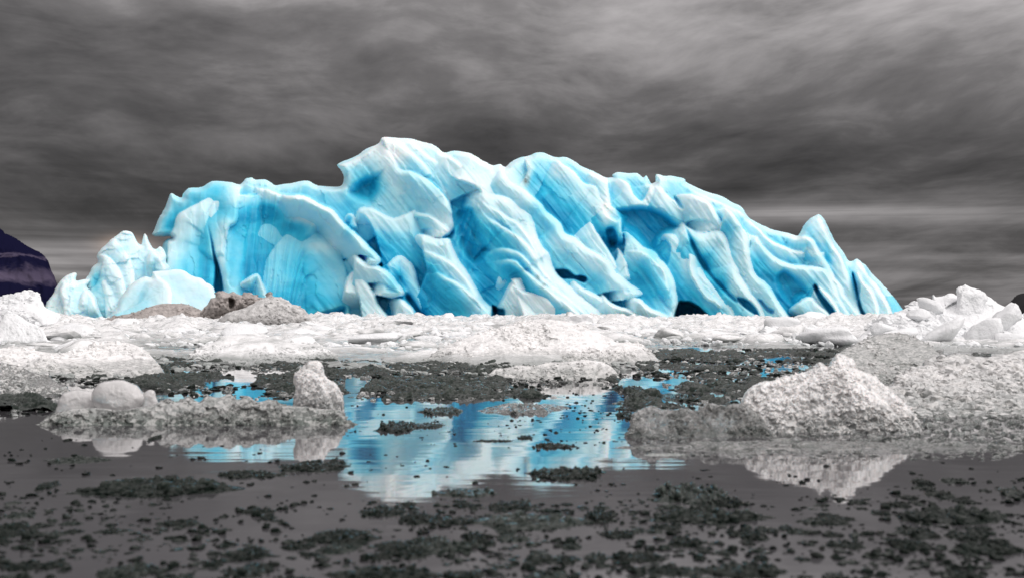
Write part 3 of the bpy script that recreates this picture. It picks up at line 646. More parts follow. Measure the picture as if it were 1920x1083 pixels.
floe('grey_ice_mound', 'smooth grainy grey ice mound right of the brown rubble block', [(400, 622), (406, 604), (418, 592), (432, 584), (450, 580), (466, 573), (480, 565), (500, 557), (520, 556), (536, 561), (548, 570), (562, 574), (575, 584), (588, 598), (598, 612), (600, 622)], 74, M_SILT2, slope=1.8, und=.25, rough=.07, round_m=.5, seed=15,
     crests=[([(415, 604), (440, 586), (480, 575), (505, 565), (530, 570), (548, 590), (555, 612)], .5, 14, 40)])
floe('white_ice_hill', 'large white lumpy ice hill at the right edge with a block on top', [(1600, 690), (1625, 618), (1640, 600), (1655, 592), (1664, 589), (1690, 585), (1697, 580), (1708, 570), (1717, 566), (1722, 572), (1735, 574), (1742, 566), (1747, 562), (1750, 552), (1756, 556), (1770, 554), (1780, 549), (1790, 551), (1800, 554), (1850, 554), (1862, 562), (1873, 569), (1885, 574), (1897, 570), (1905, 575), (1913, 584), (1922, 590), (1970, 585), (2040, 620), (2060, 690)], 38, M_WHITE, slope=4.0, und=.5, rough=.05, round_m=.4, facet=.14, nscale=1.6, seed=16,
     crests=[([(1640, 650), (1660, 625), (1700, 600), (1740, 600), (1790, 615), (1820, 640)], .8, 14, 60), ([(1690, 590), (1730, 585), (1760, 590), (1800, 610)], .6, 10, 50), ([(1790, 650), (1815, 625), (1850, 610), (1900, 625), (1930, 650)], .9, 12, 50), ([(1700, 660), (1740, 632), (1775, 640), (1790, 660)], .9, 10, 40), ([(1850, 600), (1880, 590), (1915, 600), (1940, 620)], .7, 8, 40)])
HB = [(1660, 618, 60, 34, 'white block on the left shoulder of the white ice hill'), (1745, 572, 60, 30, 'pale block near the top of the white ice hill, left of its squarish block'), (1722, 590, 50, 26, 'small white block on the left slope of the white ice hill'), (1880, 596, 80, 34, 'long white block on the right slope of the white ice hill'),
      (1845, 622, 90, 40, 'large tilted white slab in the middle of the white ice hill'), (1770, 630, 110, 46, 'broad rounded white boulder low in the middle of the white ice hill'), (1900, 640, 80, 36, 'white block low on the right side of the white ice hill'), (1690, 640, 80, 34, 'white block low on the left side of the white ice hill'), (1828, 650, 46, 22, 'small dark edged white block at the foot of the white ice hill')]
for k, (px, py, w, h, lb) in enumerate(HB):
    Y = 37.0 - 4.0 * (py - 560) / 90; m = Y / F_PX; V_, F_ = ANG[k]
    o = bpy.data.objects.new('ice_block', shared('HILL', k, V_, F_, M_WHITE, True)); C.objects.link(o)
    o.scale = (w * m * .44, w * m * .3, h * m * .5); o.location = ((px - 960) * m, Y, CAM_H + (HZ - py) * m); o.rotation_euler = (.2, random.uniform(-.5, .5), random.uniform(-.5, .5)); tag(o, lb, 'ice block')
floe('ice_block', 'squarish pale ice block standing on top of the white ice hill', [(1786, 596), (1794, 575), (1794, 556), (1793, 545), (1797, 538), (1804, 536), (1810, 533), (1820, 538), (1832, 542), (1842, 545), (1850, 553), (1852, 562), (1846, 570), (1838, 596)], 37, M_WHITE, cat='ice block', slope=.35, back=.5, und=.05, rough=.015, round_m=.12, round_px=7, seed=17,
     crests=[([(1794, 596), (1800, 560), (1806, 548), (1830, 550)], .12, 6, 20)])
floe('ice_mound', 'wide grey white ice mound in the middle of the brash band', [(795, 700), (812, 662), (850, 642), (880, 630), (910, 620), (950, 610), (985, 601), (1020, 598), (1050, 600), (1080, 606), (1100, 614), (1120, 622), (1145, 634), (1160, 642), (1180, 641), (1200, 645), (1222, 660), (1235, 676), (1240, 700)], 24.5, M_FROST, slope=2.4, und=.10, rough=.035, nscale=4, round_m=.15, seed=18,
     crests=[([(830, 690), (900, 645), (960, 615), (1040, 606), (1090, 625), (1130, 660), (1150, 690)], .22, 24, 80), ([(1100, 680), (1130, 655), (1170, 648), (1210, 660), (1225, 690)], .2, 10, 40)])
floe('low_floe', 'low pale floe just below the wide grey white mound', [(905, 722), (915, 702), (932, 690), (950, 690), (975, 684), (1000, 686), (1030, 679), (1060, 678), (1090, 674), (1120, 676), (1142, 684), (1154, 695), (1162, 708), (1165, 722)], 17.4, M_FROST, slope=.5, und=.03, rough=.02, round_m=.06, nscale=8, seed=19)
floe('low_floe', 'broad grey white floe at the left edge of the brash', [(-60, 735), (-60, 650), (0, 652), (30, 648), (70, 657), (110, 662), (150, 655), (180, 643), (215, 641), (250, 645), (280, 662), (296, 680), (310, 700), (322, 712), (320, 730)], 19.5, M_FROST, slope=3.0, und=.1, rough=.03, round_m=.1, nscale=5, seed=20,
     crests=[([(20, 700), (60, 675), (120, 672), (200, 690), (260, 712)], .2, 8, 60), ([(190, 720), (215, 700), (250, 692), (300, 705)], .18, 8, 40)])
floe('low_floe', 'small sparkling grey floe at the left edge before the broad floe', [(-50, 765), (-50, 690), (-20, 684), (0, 680), (22, 682), (42, 688), (60, 698), (78, 703), (92, 700), (100, 712), (122, 722), (132, 735), (135, 750), (120, 765)], 14.6, M_GREY, slope=1.4, und=.06, rough=.03, round_m=.06, nscale=8, seed=21)
floe('low_floe', 'long white floe left of centre in front of the grey mound', [(330, 700), (350, 672), (372, 655), (400, 640), (430, 630), (470, 627), (520, 634), (560, 640), (600, 646), (622, 660), (632, 676), (640, 700)], 24.5, M_BRASH, slope=2.2, und=.1, rough=.03, round_m=.12, nscale=4, seed=22,
     crests=[([(380, 690), (420, 650), (480, 640), (540, 650), (600, 680)], .2, 14, 50)])
floe('grey_ice_mound', 'smooth grey glassy dome behind the pointed ice peak at right', [(1555, 745), (1570, 668), (1590, 652), (1615, 638), (1640, 628), (1665, 624), (1690, 625), (1715, 632), (1740, 645), (1765, 665), (1800, 700), (1810, 745)], 17.5, M_DULL, slope=2.0, und=.05, rough=.012, round_m=.1, nscale=6, facet=.03, seed=23)
floe('rubble_ice', 'broad sloping field of grey crystalline rubble ice at the right edge', [(1590, 870), (1600, 790), (1640, 742), (1690, 705), (1740, 682), (1790, 664), (1850, 668), (1920, 655), (2040, 640), (2060, 870)], 14.0, M_RUBBLE, slope=5.0, und=.30, rough=.03, round_m=.12, nscale=5, facet=.07, seed=24, jag=3,
     crests=[([(1800, 860), (1830, 790), (1880, 745), (1940, 725), (2000, 735)], .2, 20, 90), ([(1700, 800), (1740, 740), (1800, 710), (1880, 720)], .16, 20, 80), ([(1640, 840), (1700, 790), (1780, 790), (1850, 830)], .12, 16, 60)])
floe('pointed_ice_peak', 'pointed white granular ice peak floating at right, the tallest near piece', [(1366, 850), (1376, 790), (1390, 752), (1398, 733), (1412, 722), (1430, 715), (1450, 712), (1472, 705), (1490, 701), (1503, 697), (1520, 692), (1530, 682), (1540, 679), (1552, 686), (1560, 672), (1566, 664), (1576, 661), (1590, 668), (1602, 676), (1606, 690), (1620, 696), (1634, 702), (1650, 713), (1668, 728), (1682, 742), (1698, 756), (1710, 768), (1720, 780), (1728, 800), (1735, 825), (1738, 850)], 9.8, M_CRYST, cat='growler', slope=.42, back=.5, und=.06, rough=.012, round_m=.1, nscale=14, facet=.028, fsize=.9, seed=25, jag=2.2,
     crests=[([(1400, 840), (1420, 770), (1480, 730), (1530, 710), (1560, 690)], .10, 14, 50), ([(1570, 668), (1590, 700), (1640, 740), (1690, 790), (1710, 840)], .12, 14, 70), ([(1480, 840), (1490, 790), (1540, 760), (1600, 790), (1620, 840)], .08, 12, 50)])
floe('crystal_ice', 'low block of clear crystalline ice at the left foot of the pointed peak', [(1184, 850), (1182, 800), (1184, 776), (1192, 770), (1205, 764), (1222, 759), (1240, 765), (1262, 768), (1285, 764), (1305, 770), (1322, 757), (1340, 755), (1360, 760), (1385, 755), (1410, 765), (1440, 800), (1450, 850)], 9.35, M_GREY, cat='growler', slope=.35, back=.3, und=.05, rough=.012, round_m=.06, nscale=16, facet=.03, fsize=.9, seed=26, jag=2.2)
floe('ice_pinnacle', 'upright pale ice pinnacle standing on the right end of the long grey slab', [(546, 800), (548, 765), (551, 745), (554, 728), (549, 712), (553, 700), (562, 692), (568, 685), (577, 677), (588, 675), (600, 677), (606, 686), (608, 698), (614, 709), (624, 713), (634, 722), (640, 734), (644, 748), (646, 775), (648, 800)], 11.0, M_CRYST, cat='growler', slope=.06, back=.16, und=.03, rough=.007, round_m=.06, round_px=14, nscale=22, seed=27, jag=1.6,
     crests=[([(560, 770), (565, 720), (590, 700), (610, 730), (625, 770)], .05, 10, 40)])
floe('ice_boulder', 'smooth rounded white ice boulder on the long grey slab at left', [(171, 744), (173, 733), (179, 725), (190, 716), (205, 713), (226, 711), (243, 716), (257, 722), (265, 730), (271, 744), (268, 756), (260, 765), (248, 778), (214, 780), (190, 770), (176, 758)], 10.7, M_CLEAR, cat='growler', slope=.02, back=.13, und=.022, rough=.006, facet=.012, fsize=4.0, round_m=.13, round_px=28, nscale=20, seed=28, jag=.8)
floe('ice_boulder', 'rounded grey ice lump immediately left of the smooth white boulder', [(106, 790), (107, 760), (112, 745), (120, 736), (136, 731), (155, 730), (172, 733), (190, 740), (196, 765), (196, 790)], 10.9, M_CLEAR, cat='growler', slope=.05, back=.12, und=.015, rough=.006, facet=.004, round_m=.08, round_px=18, nscale=20, seed=29)
floe('ice_boulder', 'small upright glassy lump immediately right of the smooth white boulder', [(262, 790), (264, 750), (270, 736), (280, 730), (290, 733), (294, 748), (300, 765), (302, 790)], 10.85, M_CLEAR, cat='growler', slope=.03, back=.06, und=.01, rough=.004, facet=.004, round_m=.05, round_px=12, nscale=20, seed=30)
floe('long_ice_slab', 'long low grey ice slab in the water at left under the boulder and pinnacle', [(66, 815), (76, 793), (90, 780), (110, 772), (140, 766), (180, 764), (220, 768), (262, 762), (290, 757), (306, 748), (330, 752), (352, 744), (372, 752), (388, 742), (410, 744), (430, 738), (446, 748), (462, 741), (484, 752), (506, 748), (524, 756), (548, 760), (590, 764), (640, 768), (650, 785), (655, 815)], 10.35, M_DULL, cat='growler', slope=.35, back=.4, und=.04, rough=.008, round_m=.05, round_px=9, nscale=14, seed=31, jag=2.5)

def brash_sheet(name, poly, y0, y1, rows, mat, hfun, label, avoid=(), gap=None):
    cols = np.arange(-80, 2001, 3.0); Ys = np.geomspace(y0, y1, rows); CX, YY = np.meshgrid(cols, Ys)
    X = (CX - 960) / F_PX * YY; PY = HZ + F_PX * CAM_H / YY
    Q = np.stack([CX.ravel(), PY.ravel()], 1); sd_, _ = poly_sdf(Q, np.array(poly, float))
    for a_, b_, c_, d_ in avoid: sd_ = np.minimum(sd_, (np.hypot((Q[:, 0] - a_) / c_, (Q[:, 1] - b_) / d_) - 1) * d_)
    if gap is not None: sd_ = np.minimum(sd_, (perlin(np.stack([X.ravel() * .9, YY.ravel() * .35, X.ravel() * 0 + 3], 1)) + .6 * perlin(np.stack([X.ravel() * 2.9, YY.ravel() * 1.2, X.ravel() * 0 + 8], 1)) + gap) * 9)
    sd_ = sd_ + 5 * perlin(np.stack([X.ravel() * .5, YY.ravel() * .25, X.ravel() * 0], 1)) + 2.5 * perlin(np.stack([X.ravel() * 1.7, YY.ravel() * .8, X.ravel() * 0], 1))
    P = np.stack([X.ravel(), YY.ravel(), X.ravel() * 0], 1)
    h = hfun(P) * smooth(sd_ / (5.0 if gap is None else 2.0)) - .06 * (sd_ < 0)
    V = P.copy(); V[:, 2] = h; nx, ny = len(cols), rows
    i = np.arange((nx - 1) * (ny - 1)); a = (i // (nx - 1)) * nx + i % (nx - 1); Fc = np.stack([a, a + 1, a + nx + 1, a + nx], 1)
    Fc = Fc[(sd_[Fc] > -1).any(1)]
    return tag(mesh_obj(name, V, Fc, mat), label, 'brash ice', kind='stuff')
def h_white(P):
    k = np.clip((P[:, 1] - 15) / 60, .25, 1)
    Q = P[:, :2] + .25 * np.stack([perlin(P * 1.3), perlin(P * 1.3 + 7)], 1)
    big = np.clip(fbm(P * np.array([.22, .12, 1]) + 3, 3) * 1.6, -.3, 1)
    return k * (.05 + .60 * big + .22 * np.clip(fbm(P * np.array([.7, .5, 1]), 4, True), -.4, 1) + .26 * facets(Q * np.array([.6, .8])) + .10 * facets(Q * 2.3 + 9, 3)) + .0
def h_dark(P):
    return .015 + .02 * fbm(P * 2.2, 3, True) + .05 * facets(P[:, :2] * 4.5) + .03 * facets(P[:, :2] * 11 + 9, 3)
brash_sheet('brash_ice', [(-90, 598), (2010, 598), (2010, 672), (1640, 655), (1400, 650), (1235, 652), (1230, 672), (1000, 684), (830, 680), (640, 690), (420, 684), (330, 690), (250, 700), (-90, 720)], 16, 138, 300, M_BRASH, h_white, 'continuous crushed white ice of the band before the icebergs')

# individual chunks of the white band
W = 'white_band'
BANDW = [(160, 'near the left edge'), (330, 'below the small icebergs'), (600, 'by the dirty mounds'), (800, 'below the pale bar'), (1000, 'below the iceberg summit'), (1230, 'below the second dome'), (1400, 'before the cave'), (1640, 'below the right pinnacles'), (9999, 'by the white hill')]
ORD = ['first', 'second', 'third', 'fourth', 'fifth', 'sixth', 'seventh', 'eighth', 'ninth', 'tenth', 'eleventh', 'twelfth', 'thirteenth', 'fourteenth', 'fifteenth', 'sixteenth', 'seventeenth', 'eighteenth', 'nineteenth', 'twentieth']
def label_rows(items, text):
    """items: (object, x, key); every object says its size, its row, what it lies by and its place among those"""
    b = {}
    for o, x, key in items: b.setdefault(key, []).append((x, o))
    for key, L in b.items():
        L.sort(key=lambda p: p[0])
        for k, (x, o) in enumerate(L): o['label'] = text(*key) + ('' if len(L) == 1 else ', %s from left' % ORD[min(k, 19)])
def crumbs(o, n, a, b, mat, seed=0, zmin=.0, ymax=None):
    """broken crumbs frozen onto the face of a floe, as one part of it"""
    me = o.data; nv = len(me.vertices); co = np.empty(nv * 3); me.vertices.foreach_get('co', co); co = co.reshape(-1, 3)
    no = np.empty(nv * 3); me.vertices.foreach_get('normal', no); no = no.reshape(-1, 3)
    ok = np.where((no[:, 1] < .15) & (co[:, 2] > zmin))[0]; r = np.random.default_rng(seed + 500)
    nz = perlin(co[ok] * (1.2 / max(b, .01) * .12) + seed) > -.12; ok = ok[nz]
    VV, FF, off = [], [], 0
    for k in r.choice(ok, n):
        V, Fc = ANG2[r.integers(len(ANG2))]; w = math.exp(r.uniform(math.log(a), math.log(b))); A = r.uniform(0, 6.28)
        P = V * np.array([w, w * r.uniform(.6, 1), w * r.uniform(.4, .9)]) * .5
        P = np.stack([P[:, 0] * math.cos(A) - P[:, 1] * math.sin(A), P[:, 0] * math.sin(A) + P[:, 1] * math.cos(A), P[:, 2]], 1) + co[k] - no[k] * w * .08
        VV.append(P); FF.append(Fc + off); off += len(V)
    c = mesh_obj('ice_crumbs', np.concatenate(VV), np.concatenate(FF), mat, smooth_sh=False, parent=o); c['kind'] = 'stuff'; return c
def find(txt): return next(x for x in C.objects if txt in str(x.get('label', '')))
crumbs(find('large white lumpy ice hill'), 1900, .05, .42, M_WHITE, 1, .1)
crumbs(find('bright white rounded ice hill'), 350, .08, .4, M_WHITE, 2, .1)
crumbs(find('pointed white granular ice peak'), 1500, .008, .042, M_CRYST, 3, .02)
crumbs(find('low block of clear crystalline'), 700, .008, .04, M_GREY, 4, .01)
crumbs(find('long low grey ice slab'), 800, .008, .05, M_GREY, 5, .005)
crumbs(find('broad sloping field'), 1500, .02, .16, M_RUBBLE, 6, .02)
crumbs(find('smooth grey glassy dome'), 250, .02, .09, M_RUBBLE, 7, .02)
crumbs(find('wide grey white ice mound'), 900, .02, .13, M_FROST, 8, .02)
crumbs(find('broad grey white floe at the left'), 700, .02, .13, M_FROST, 9, .02)
crumbs(find('small sparkling grey floe'), 500, .01, .08, M_RUBBLE, 10, .01)
crumbs(find('low pale floe just below'), 300, .01, .06, M_FROST, 11, .01)
crumbs(find('long white floe left of centre'), 400, .03, .14, M_BRASH, 12, .02)
crumbs(find('smooth grainy grey'), 160, .06, .3, M_SILT2, 15, .1)
crumbs(find('flat brown silt'), 200, .06, .3, M_SILT, 16, .1)
crumbs(find('brown knobbly block'), 420, .06, .35, M_SILT, 13, .1)
crumbs(find('upright pale ice pinnacle'), 260, .006, .022, M_CRYST, 14, .02)
BAND = []
def band_key(x, y, w): return ('small' if w < 28 else 'medium' if w < 52 else 'large', 'farthest' if y < 611 else 'far' if y < 625 else 'middle' if y < 642 else 'near', next(t for lim, t in BANDW if x < lim))
ZW = [(-60, 603), (1980, 603), (1980, 660), (1640, 650), (1230, 648), (1150, 660), (830, 672), (650, 672), (350, 655), (300, 650), (200, 665), (-60, 680)]
keepout = [(1640, 660, 20, 10)]
sp = sample(ZW, 250, seed=3)
for k, (x, y) in enumerate(sp):
    w = random.choice((18, 24, 32, 46, 64, 90)) * random.uniform(.8, 1.3) * (1.0 if y > 612 else .75)
    BAND.append((put('ice_chunk', x, y, w, w ** .8 * random.uniform(.4, .75), M_WHITE if random.random() < .6 else M_BRASH, random.choice(('ANG', 'ANG', 'LUMP')), sm=random.random() < .6,
        label='-', group='white chunks of the brash band'), x, band_key(x, y, w)))
for k in range(60):
    x = random.uniform(390, 1650); w = random.uniform(16, 46)
    BAND.append((put('ice_chunk', x, random.uniform(604, 609), w, random.uniform(6, 18), M_WHITE, 'ANG', label='-', group='white chunks of the brash band'), x, band_key(x, 600, w)))
label_rows(BAND, lambda a, b, c: '%s white ice chunk in the %s brash, %s' % (a, b, c))
named = [(1470, 622, 70, 30, 'rounded pale ice dome left of the white ice hill at right'), (1398, 612, 30, 16, 'small white block before the dark cave of the iceberg'), (1500, 628, 36, 20, 'white ice lump leaning on the rounded dome'),
         (1290, 609, 34, 16, 'white ice block right of the cave mouth shadow'), (290, 597, 38, 32, 'pointed white ice shard behind the brown silt floe'), (348, 596, 60, 24, 'long white ice lump between the silt floe and the brown rubble block'),
         (1690, 650, 90, 34, 'round white ice lump at the foot of the white ice hill'), (1560, 648, 120, 34, 'long smooth white floe left of the grey dome'), (225, 618, 70, 22, 'curved white ice ridge before the silt floe'),
         (160, 612, 44, 20, 'white ice block below the leftmost iceberg'), (420, 625, 50, 22, 'white broken block before the brown rubble block'), (130, 632, 90, 26, 'flat white block right of the left edge hill')]
for x, y, w, h, lb in named: put('ice_chunk', x, y, w, h, M_WHITE, 'LUMP' if 'dome' in lb else 'ANG', label=lb, rot=random.uniform(-.3, .3))
def lg(a, b): return lambda x, y, r: math.exp(r.uniform(math.log(a), math.log(b)))
scatter_mesh('brash_ice', sample(ZW, 6500, seed=5), lg(4, 24), M_WHITE, ANG2, (.3, .65), False, 'dense white brash ice filling the band before the icebergs', 'brash ice')
ZG = [(-60, 655), (200, 655), (300, 660), (640, 664), (900, 672), (1230, 655), (1240, 690), (1000, 712), (640, 694), (430, 690), (320, 700), (-60, 735)]
scatter_mesh('brash_ice', sample(ZG, 1800, seed=6), lg(4, 22), M_BRASH, ANG2, (.2, .5), False, 'grey white brash ice at the near side of the white band', 'brash ice')
ZWR = [(1600, 660), (1980, 655), (1980, 700), (1640, 700)]
scatter_mesh('brash_ice', sample([(1190, 800), (1400, 815), (1900, 815), (1950, 860), (1500, 862), (1190, 850)], 500, (), (60, 12, -.1), seed=31), lg(4, 18), M_GREY, ANG2, (.12, .35), False, 'grey glassy ice crumbs on the shelf awash before the pointed peak', 'brash ice')
scatter_mesh('brash_ice', sample([(1420, 735), (1570, 665), (1640, 660), (1980, 668), (1980, 850), (1720, 835), (1450, 815)], 2200, seed=8), lg(4, 22), M_GREY, ANG2, (.25, .5), False, 'grey crystalline brash ice around the pointed peak at right', 'brash ice')
ZD = [(300, 672), (640, 676), (930, 684), (1170, 700), (1225, 656), (1650, 652), (1580, 700), (1450, 740), (1400, 765), (1190, 768), (1140, 744), (880, 750), (690, 752), (640, 742), (560, 748), (440, 748), (330, 740), (-40, 790), (-40, 730)]
AV = [(350, 698, 26, 8), (420, 716, 34, 9), (460, 706, 22, 14), (470, 735, 30, 9), (410, 740, 22, 7), (664, 722, 26, 16), (1200, 722, 42, 16), (1275, 715, 24, 8), (1265, 745, 30, 14), (1340, 740, 26, 10), (1150, 745, 26, 16), (1080, 735, 60, 12), (800, 758, 30, 6), (1245, 694, 18, 6), (200, 745, 110, 20), (720, 690, 12, 4)]
brash_sheet('dark_brash_ice', ZD, 11.5, 32, 300, M_DARKGREY, h_dark, 'dark wet brash ice mats floating between the white band and open water', AV, .12)
scatter_mesh('dark_brash_ice', sample(ZD, 1700, AV, (60, 12, -.18), seed=9), lg(4, 20), M_DARK, ANG2, (.10, .4), False, 'dark angular brash ice lying on the dark mats', 'brash ice')
scatter_mesh('dark_brash_ice', sample(ZD, 1300, AV, (50, 10, -.05), seed=10), lg(4, 20), M_GREY, ANG2, (.10, .4), False, 'grey glassy brash ice mixed into the dark mats', 'brash ice')
scatter_mesh('dark_brash_ice', sample(ZD, 1100, AV, (40, 8, 0), seed=12), lg(3, 14), M_RUBBLE, ANG2, (.15, .45), False, 'pale ice crumbs on the dark mats', 'brash ice')

# low floating patches
def patch_mesh(seed, nx=64, ny=30, knob=.6):
    r = np.random.default_rng(seed); x = np.linspace(-1.15, 1.15, nx); y = np.linspace(-1.15, 1.15, ny); X, Y = np.meshgrid(x, y)
    P = np.stack([X.ravel(), Y.ravel(), X.ravel() * 0], 1); ang = np.arctan2(P[:, 1], P[:, 0])
    rad = np.hypot(P[:, 0], P[:, 1]); ed = 1 - rad / (.82 + .3 * perlin(np.stack([np.cos(ang) * 1.6, np.sin(ang) * 1.6, ang * 0 + seed * 2.7], 1)) + .12 * perlin(np.stack([np.cos(ang) * 5, np.sin(ang) * 5, ang * 0 + seed], 1)))
    h = np.clip(ed * 3, -1, 1) * .35 + np.where(ed > 0, 1, 0) * np.clip(ed * 4, 0, 1) * (.30 * fbm(P * np.array([2.8, 1.8, 1]) + seed, 2, True) + knob * np.clip(perlin(P * np.array([6.5, 4, 1]) + seed * 1.7), 0, 1) ** 1.5 * 1.15)
    h += .03 * perlin(P * 13 + seed)
    V = np.stack([P[:, 0], P[:, 1], h], 1); V[:, 2] = np.where(ed < -.15, -.6, V[:, 2])
    i = np.arange((nx - 1) * (ny - 1)); a = (i // (nx - 1)) * nx + i % (nx - 1); Fc = np.stack([a, a + 1, a + nx + 1, a + nx], 1)
    keep = (ed.reshape(-1)[Fc] > -.45).any(1); return V, Fc[keep]
def lumpy_patch(i):
    """a raft of frozen together lumps on a thin base"""
    knob = [.3, .7, 1.0, .15][i % 4]; V, Fc = patch_mesh(i + 1, knob=knob * .6); r = np.random.default_rng(i + 70)
    V = V * np.array([1, 1, .6]); T = [np.stack([Fc[:, 0], Fc[:, 1], Fc[:, 2]], 1), np.stack([Fc[:, 0], Fc[:, 2], Fc[:, 3]], 1)]; VV = [V]; off = len(V)
    top = V[V[:, 2] > .12]
    for k in r.integers(0, len(top), [90, 130, 110, 30][i % 4]):
        P, F_ = ANG2[r.integers(len(ANG2))]; sx = math.exp(r.uniform(math.log(.02), math.log(.085))); a = r.uniform(-.5, .5)
        P = P * np.array([sx, sx * 2.2, sx * r.uniform(3.5, 7.5)]); P = np.stack([P[:, 0] + a * .1 * P[:, 2], P[:, 1], P[:, 2]], 1)
        c = top[k].copy(); c[2] = c[2] * .6 + sx * .8
        VV.append(P + c); T.append(F_ + off); off += len(P)
    return np.concatenate(VV), np.concatenate(T)
PATCH = [lumpy_patch(i) for i in range(12)]
def patch(px, py, w, h, mat, i=None, label=None, group=None, name='floating_ice', flat=.45):
    x, Y = at(px, py); m = Y / F_PX; i = random.randrange(12) if i is None else i
    o = bpy.data.objects.new(name, shared('PATCH', i, *PATCH[i], mat, True)); C.objects.link(o)
    o.scale = (w * m / 2, max(.35 * h * Y / (py - HZ), w * m * .12), h * flat * m); o.location = (x, Y, 0)
    return tag(o, label, 'floating ice', group)
P_ = [
 (150, 862, 132, 20, M_DARKGREY, 3, 'flat greenish ice slab with a dark knob at its left end, left foreground'),
 (88, 912, 40, 26, M_DARK, 4, 'single round black lump left of the long dark floe'),
 (300, 915, 352, 52, M_DARK, 1, 'long dark green floe clustered with lumps in the left foreground'),
 (470, 890, 150, 24, M_DARK, 5, 'dark lumpy floe joining the long dark floe to its right neighbour'),
 (590, 875, 158, 34, M_DARK, 2, 'dark knobbly floe just below the reflection of the pinnacle'),
 (875, 924, 150, 26, M_DARKGREY, 7, 'flat floe with small black knobs on the lower edge of the blue reflection'),
 (1065, 888, 168, 38, M_DARK, 9, 'dark ridged floe in the right part of the blue reflection'),
 (742, 802, 90, 32, M_DARK, 6, 'dark hummock at the left side of the blue reflection'),
 (795, 798, 90, 16, M_DARKGREY, 0, 'low dark streak of ice right of the hummock in the blue reflection'),
 (832, 771, 96, 24, M_DARKGREY, 8, 'dark low floe above the hummock in the blue reflection'),
 (985, 766, 190, 36, M_GREY, 11, 'wide grey ice mat at the upper edge of the blue reflection'),
 (870, 726, 250, 26, M_DARKGREY, 10, 'long dark grey mat below the wide grey white mound'),
 (985, 820, 36, 12, M_DARK, 2, 'small dark lump in the middle of the blue reflection'),
 (1040, 836, 90, 18, M_DARK, 5, 'small dark pointed floe in the middle of the blue reflection'),
 (925, 826, 90, 8, M_DARKGREY, 0, 'thin broken line of ice in the middle of the blue reflection'),
 (1292, 930, 186, 60, M_DARKGREY, 6, 'big dark glassy cluster under the reflection of the crystalline block'),
 (1330, 968, 270, 42, M_DARK, 1, 'broad dark floe right below the big glassy cluster'),
 (1000, 978, 250, 50, M_DARKGREY, 3, 'broad smooth grey green slab in the centre foreground'),
 (960, 950, 110, 22, M_DARK, 5, 'dark lumps along the back of the broad grey green slab'),
 (1126, 968, 62, 40, M_DARK, 8, 'dark glassy lump at the right end of the broad grey green slab'),
 (720, 960, 110, 30, M_DARK, 2, 'dark floe left of the broad grey green slab'),
 (835, 1026, 160, 36, M_DARKGREY, 9, 'grey floe below the broad slab, left of centre foreground'),
 (640, 1008, 170, 38, M_DARK, 1, 'dark lumpy floe in the lower left centre'),
 (890, 1010, 60, 36, M_DARK, 6, 'black lump at the right end of the grey floe'),
 (1795, 968, 230, 46, M_DARK, 10, 'wide dark floe in the right foreground'),
 (1905, 926, 70, 34, M_DARKGREY, 7, 'grey lump cut by the right edge of the picture'),
 (1730, 905, 50, 22, M_DARK, 4, 'small dark lump above the wide dark floe at right'),
 (1790, 902, 60, 18, M_DARKGREY, 0, 'small grey floe right of the small dark lump at right'),
 (1545, 978, 120, 24, M_DARK, 2, 'narrow dark floe between the glassy cluster and the wide right floe'),
 (1245, 852, 90, 8, M_BRASH, 0, 'thin pale slab before the crystalline block'),
 (1190, 756, 84, 20, M_DARKGREY, 3, 'low greenish lump above the crystalline block'),
 (1275, 745, 90, 26, M_DARKGREY, 11, 'low grey rounded floe above right of the crystalline block'),
 (1190, 728, 40, 14, M_DARK, 6, 'small dark lump in the upper right of the blue reflection'),
 (1180, 780, 60, 22, M_DARK, 5, 'dark lump touching the left end of the crystalline block'),
 (1190, 766, 90, 14, M_DARK, 0, 'dark low floe just left above the crystalline block'),
 (290, 822, 18, 16, M_DARK, 4, 'small dark lump alone beside the reflection of the boulder'),
 (720, 1078, 260, 40, M_DARK, 2, 'blurred dark floe at the bottom edge left of centre'),
 (1400, 1070, 200, 40, M_DARK, 10, 'blurred dark floe at the bottom edge right of centre'),
 (100, 1060, 60, 26, M_DARK, 4, 'blurred dark lump near the bottom left corner'),
 (1850, 1030, 180, 34, M_DARK, 1, 'blurred dark floe near the bottom right corner'),
 (1200, 1045, 130, 30, M_DARK, 8, 'blurred dark floe at the bottom right of centre'),
]
for px, py, w, h, mt, i, lb in P_: patch(px, py, w, h, mt, i, lb)
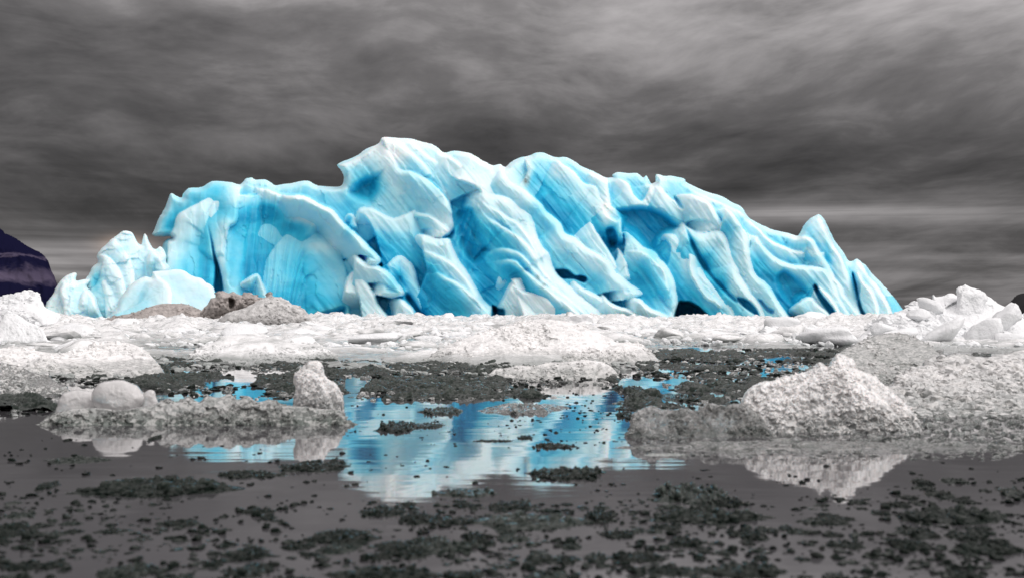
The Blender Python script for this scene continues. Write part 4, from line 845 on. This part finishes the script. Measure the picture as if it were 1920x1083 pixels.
o = patch(1570, 838, 830, 14, M_GREY, 3, 'thin grey glassy ice shelf awash in front of the pointed peak', name='ice_shelf'); o.scale.y = .42; o.scale.z = .06
FORE = []
for k, (x, y) in enumerate(sample([(-30, 930), (400, 940), (1150, 940), (1950, 900), (1950, 1100), (-30, 1100)], 150, (), (150, 40, -.1), seed=21)):
    w = random.uniform(18, 70) * (1 + (y - 930) / 260)
    FORE.append((patch(x, y, w, w * random.uniform(.22, .5), M_DARK if random.random() < .7 else M_DARKGREY, None, '-', 'dark lumps in the foreground water'), x, ('small' if w < 45 else 'larger', 'bottom' if y > 1030 else 'middle' if y > 975 else 'upper', ['far left', 'left', 'left centre', 'right centre', 'right', 'far right'][min(5, max(0, int(x / 320)))])))
label_rows(FORE, lambda a, b, c: '%s dark ice lump in the %s foreground water, %s' % (a, b, c))
def fs(x, y, r): return math.exp(r.uniform(math.log(3), math.log(16))) * (1 + (y - 850) / 300)
scatter_mesh('ice_crumbs', sample([(-30, 925), (450, 935), (900, 950), (1300, 950), (1950, 890), (1950, 1110), (-30, 1110)], 1100, (), (110, 30, -.05), seed=22), fs, M_DARK, ANG2, (.15, .5), True, 'tiny dark ice crumbs strewn over the foreground water', 'brash ice')
scatter_mesh('ice_crumbs', sample([(560, 752), (900, 752), (1180, 715), (1420, 735), (1180, 760), (1180, 850), (900, 840), (650, 820)], 220, (), (70, 10, .05), seed=23), lg(3, 9), M_DARK, ANG2, (.12, .4), True, 'tiny dark ice crumbs drifting over the blue reflection', 'brash ice')
scatter_mesh('ice_crumbs', sample([(-30, 945), (1950, 930), (1950, 1110), (-30, 1110)], 1500, (), (160, 26, .0), seed=41), fs, M_DARKGREY, ANG2, (.08, .3), True, 'grey half sunk ice crumbs mottling the foreground water', 'brash ice')
scatter_mesh('ice_crumbs', sample([(0, 815), (330, 830), (1250, 880), (1950, 860), (1950, 940), (1200, 960), (0, 930)], 260, (), (90, 16, .05), seed=24), lg(4, 16), M_DARK, ANG2, (.12, .4), True, 'scattered dark ice crumbs on the calm grey water', 'brash ice')
